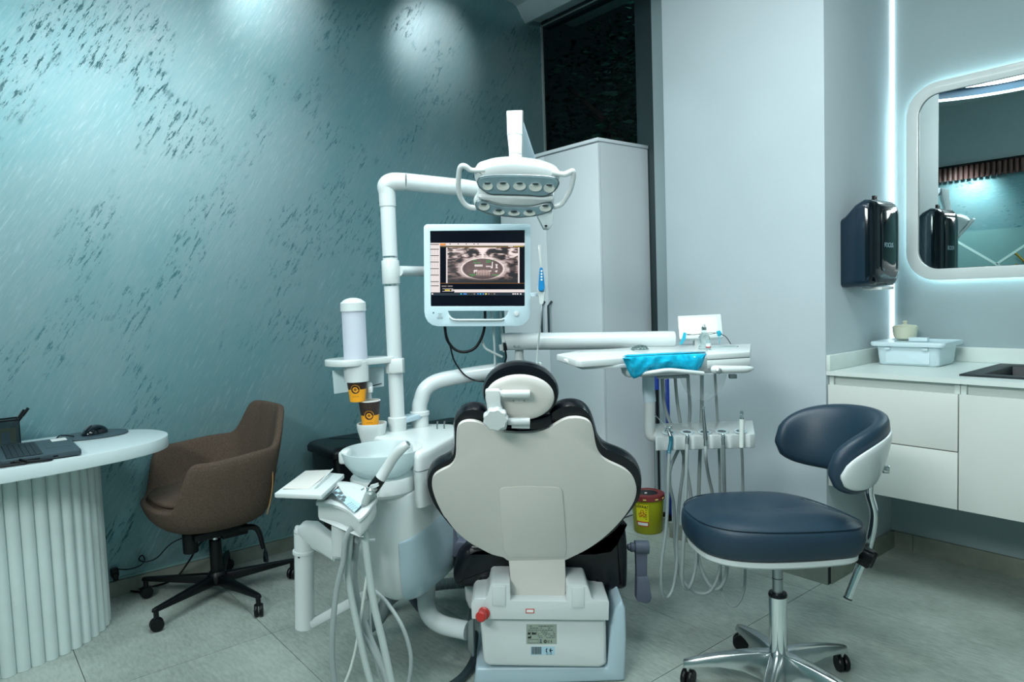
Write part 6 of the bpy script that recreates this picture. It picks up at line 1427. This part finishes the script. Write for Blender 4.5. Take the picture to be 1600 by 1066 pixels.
def assist():
    rt = [(300, 'suction_handpiece')]
    t = thing('suction_handpiece', 'long white suction tube with black band resting across the console', 'suction handpiece', KA(450, 230, 1.96))
    MB().tube([K8(480, 890, 1.975), K8(545, 790, 1.97), K8(590, 720, 1.97)], [.0125, .0145, .0150], n=20).build('grip', 'hose_light', t)
    MB().tube([K8(545, 770, 1.965), K8(610, 680, 1.965)], [.0172, .0168], n=22, smooth=False).build('black_band', 'black', t)
    MB().tube([K8(608, 683, 1.965), K8(660, 600, 1.965), K8(720, 505, 1.96), K8(790, 430, 1.95), K8(838, 392, 1.95)], [.0165, .0150, .0148, .0138, .0125], n=22).build('suction_tip', 'white', t)
    MB().cyl(K8(836, 394, 1.95), K8(842, 389, 1.949), .0075, n=20).build('tip_opening', 'print_grey', t)
    MB().tube([K8(712, 493, 1.950), K8(738, 453, 1.949)], .0028, n=8, smooth=False).build('blue_mark', 'print_blue', t)
    MB().tube([KA(430, 245, 1.99), KA(425, 290, 1.99), KA(392, 335, 1.975), KA(375, 370, 1.97), KA(366, 450, 1.97), KA(360, 560, 1.98), KA(376, 680, 1.98), KA(405, 820, 1.98), KA(440, 980, 1.98), KA(470, 1085, 1.98)], .0098, n=14).build('hose', 'hose_light', t)
    t = thing('water_syringe', 'chrome three-way syringe with hooked nozzle clipped on the console', 'syringe', K8(520, 770, 1.95))
    MB().tube([K8(450, 778, 1.945), K8(480, 762, 1.945), K8(500, 768, 1.945), K8(520, 785, 1.945)], .0022, n=8).build('nozzle', 'chrome', t)
    MB().cyl(K8(500, 790, 1.94), K8(535, 775, 1.94), .007, n=18).cyl(K8(520, 800, 1.935), K8(528, 775, 1.945), .009, n=18).build('valve', 'chrome', t, bevel=.001)
    MB().tube([K8(560, 755, 1.945), K8(520, 800, 1.95), K8(480, 890, 1.955)], [.011, .0115, .0105], n=18).build('grip', 'hose_light', t)
    MB().tube([K8(558, 728, 1.945), K8(566, 752, 1.945)], .012, n=16, smooth=False).build('cap', 'white', t)
    MB().tube([K8(480, 890, 1.956), KA(395, 340, 1.95), KA(352, 410, 1.95), KA(338, 520, 1.95), KA(310, 640, 1.95), KA(292, 800, 1.95), KA(289, 950, 1.96), KA(302, 1090, 1.97)], .0082, n=14).build('hose', 'hose', t)
    H = [('grey hose dropping straight from the console fingers', [KA(428, 305, 1.975), KA(438, 420, 1.97), KA(455, 560, 1.97), KA(480, 720, 1.97), KA(520, 890, 1.97), KA(562, 1085, 1.97)], .0105, 'hose_light'),
         ('grey hose rising to a rounded elbow behind the console', [KA(410, 1080, 2.03), KA(500, 1010, 2.03), KA(480, 930, 2.03), KA(430, 790, 2.03), KA(395, 640, 2.03), KA(388, 520, 2.03), KA(396, 420, 2.03), KA(408, 375, 2.035), KA(398, 365, 2.06)], .0105, 'hose'),
         ('darker grey hose crossing behind the others under the console', [KA(345, 570, 2.06), KA(372, 660, 2.05), KA(405, 770, 2.04), KA(460, 900, 2.02), KA(520, 1010, 2.01), KA(545, 1090, 2.0)], .0088, 'hose'),
         ('thin hose bowing out to the right of the hose bundle', [KA(455, 640, 2.06), KA(500, 665, 2.04), KA(560, 735, 2.02), KA(610, 820, 2.0), KA(642, 920, 2.0), KA(646, 1000, 2.0), KA(632, 1090, 2.0)], .006, 'hose'),
         ('thin beige tube running down beside the thick grey hose', [KA(446, 585, 2.0), KA(432, 680, 2.0), KA(415, 790, 2.0), KA(396, 910, 2.0), KA(370, 1010, 2.0), KA(340, 1085, 2.0)], .0042, 'cream'),
         ('slim pale tube hanging in the middle of the hose bundle', [KA(462, 640, 2.09), KA(460, 760, 2.08), KA(470, 880, 2.06), KA(490, 990, 2.05), KA(520, 1090, 2.05)], .0036, 'hose_light')]
    H[1] = (H[1][0], [KA(398, 362, 2.07), KA(410, 372, 2.05), KA(405, 400, 2.04), KA(392, 480, 2.03), KA(388, 580, 2.03), KA(405, 700, 2.03), KA(450, 840, 2.03), KA(505, 970, 2.02), KA(545, 1085, 2.02)], .0105, 'hose')
    for lb, pts, r, m_ in H:
        o = MB().tube(pts, r, n=14).build('hose', m_); fix(o, lb, 'hose', 'hoses under the assistant console')
assist()
fix(MB().ribbed([KA(545, 600, 2.36), KA(543, 660, 2.36), KA(530, 720, 2.38), KA(505, 770, 2.42), KA(478, 800, 2.46), KA(462, 812, 2.52)], .0235).build('ribbed_hose', 'rib'), 'dark ribbed drain hose dropping from the spittoon unit to the floor', 'hose')
fix(MB().ribbed([KA(462, 830, 2.60), KA(475, 800, 2.64), KA(510, 735, 2.70), KA(560, 685, 2.74), KA(620, 655, 2.76), KA(700, 638, 2.78), KA(780, 622, 2.80), KA(900, 612, 2.82)], .0245).build('ribbed_hose', 'rib'), 'ribbed grey hose running along the floor to the dental chair', 'hose')
fix(MB().tube([KA(625, 585, 2.48), KA(632, 620, 2.50), KA(650, 680, 2.54), KA(680, 725, 2.60), KA(700, 740, 2.66)], .014, n=14).build('dark_hose', 'grey_arm'), 'smooth dark grey hose between the spittoon unit and the chair', 'hose')
fix(MB().tube([ONZ(742, 990, .02), ONZ(745, 1010, .02), ONZ(738, 1035, .02), ONZ(722, 1058, .02), ONZ(700, 1075, .02), ONZ(680, 1090, .02)], .0125, n=14).build('floor_hose', 'dark_frame'), 'dark smooth hose on the floor at the left foot of the dental chair', 'hose')
fix(MB().tube([ONZ(940, 815, .008), ONZ(965, 812, .008), ONZ(984, 806, .008), ONZ(1000, 800, .008)], .003, n=8).build('floor_cable', 'black'), 'thin black cable on the floor leading to the yellow sharps bin', 'cable')
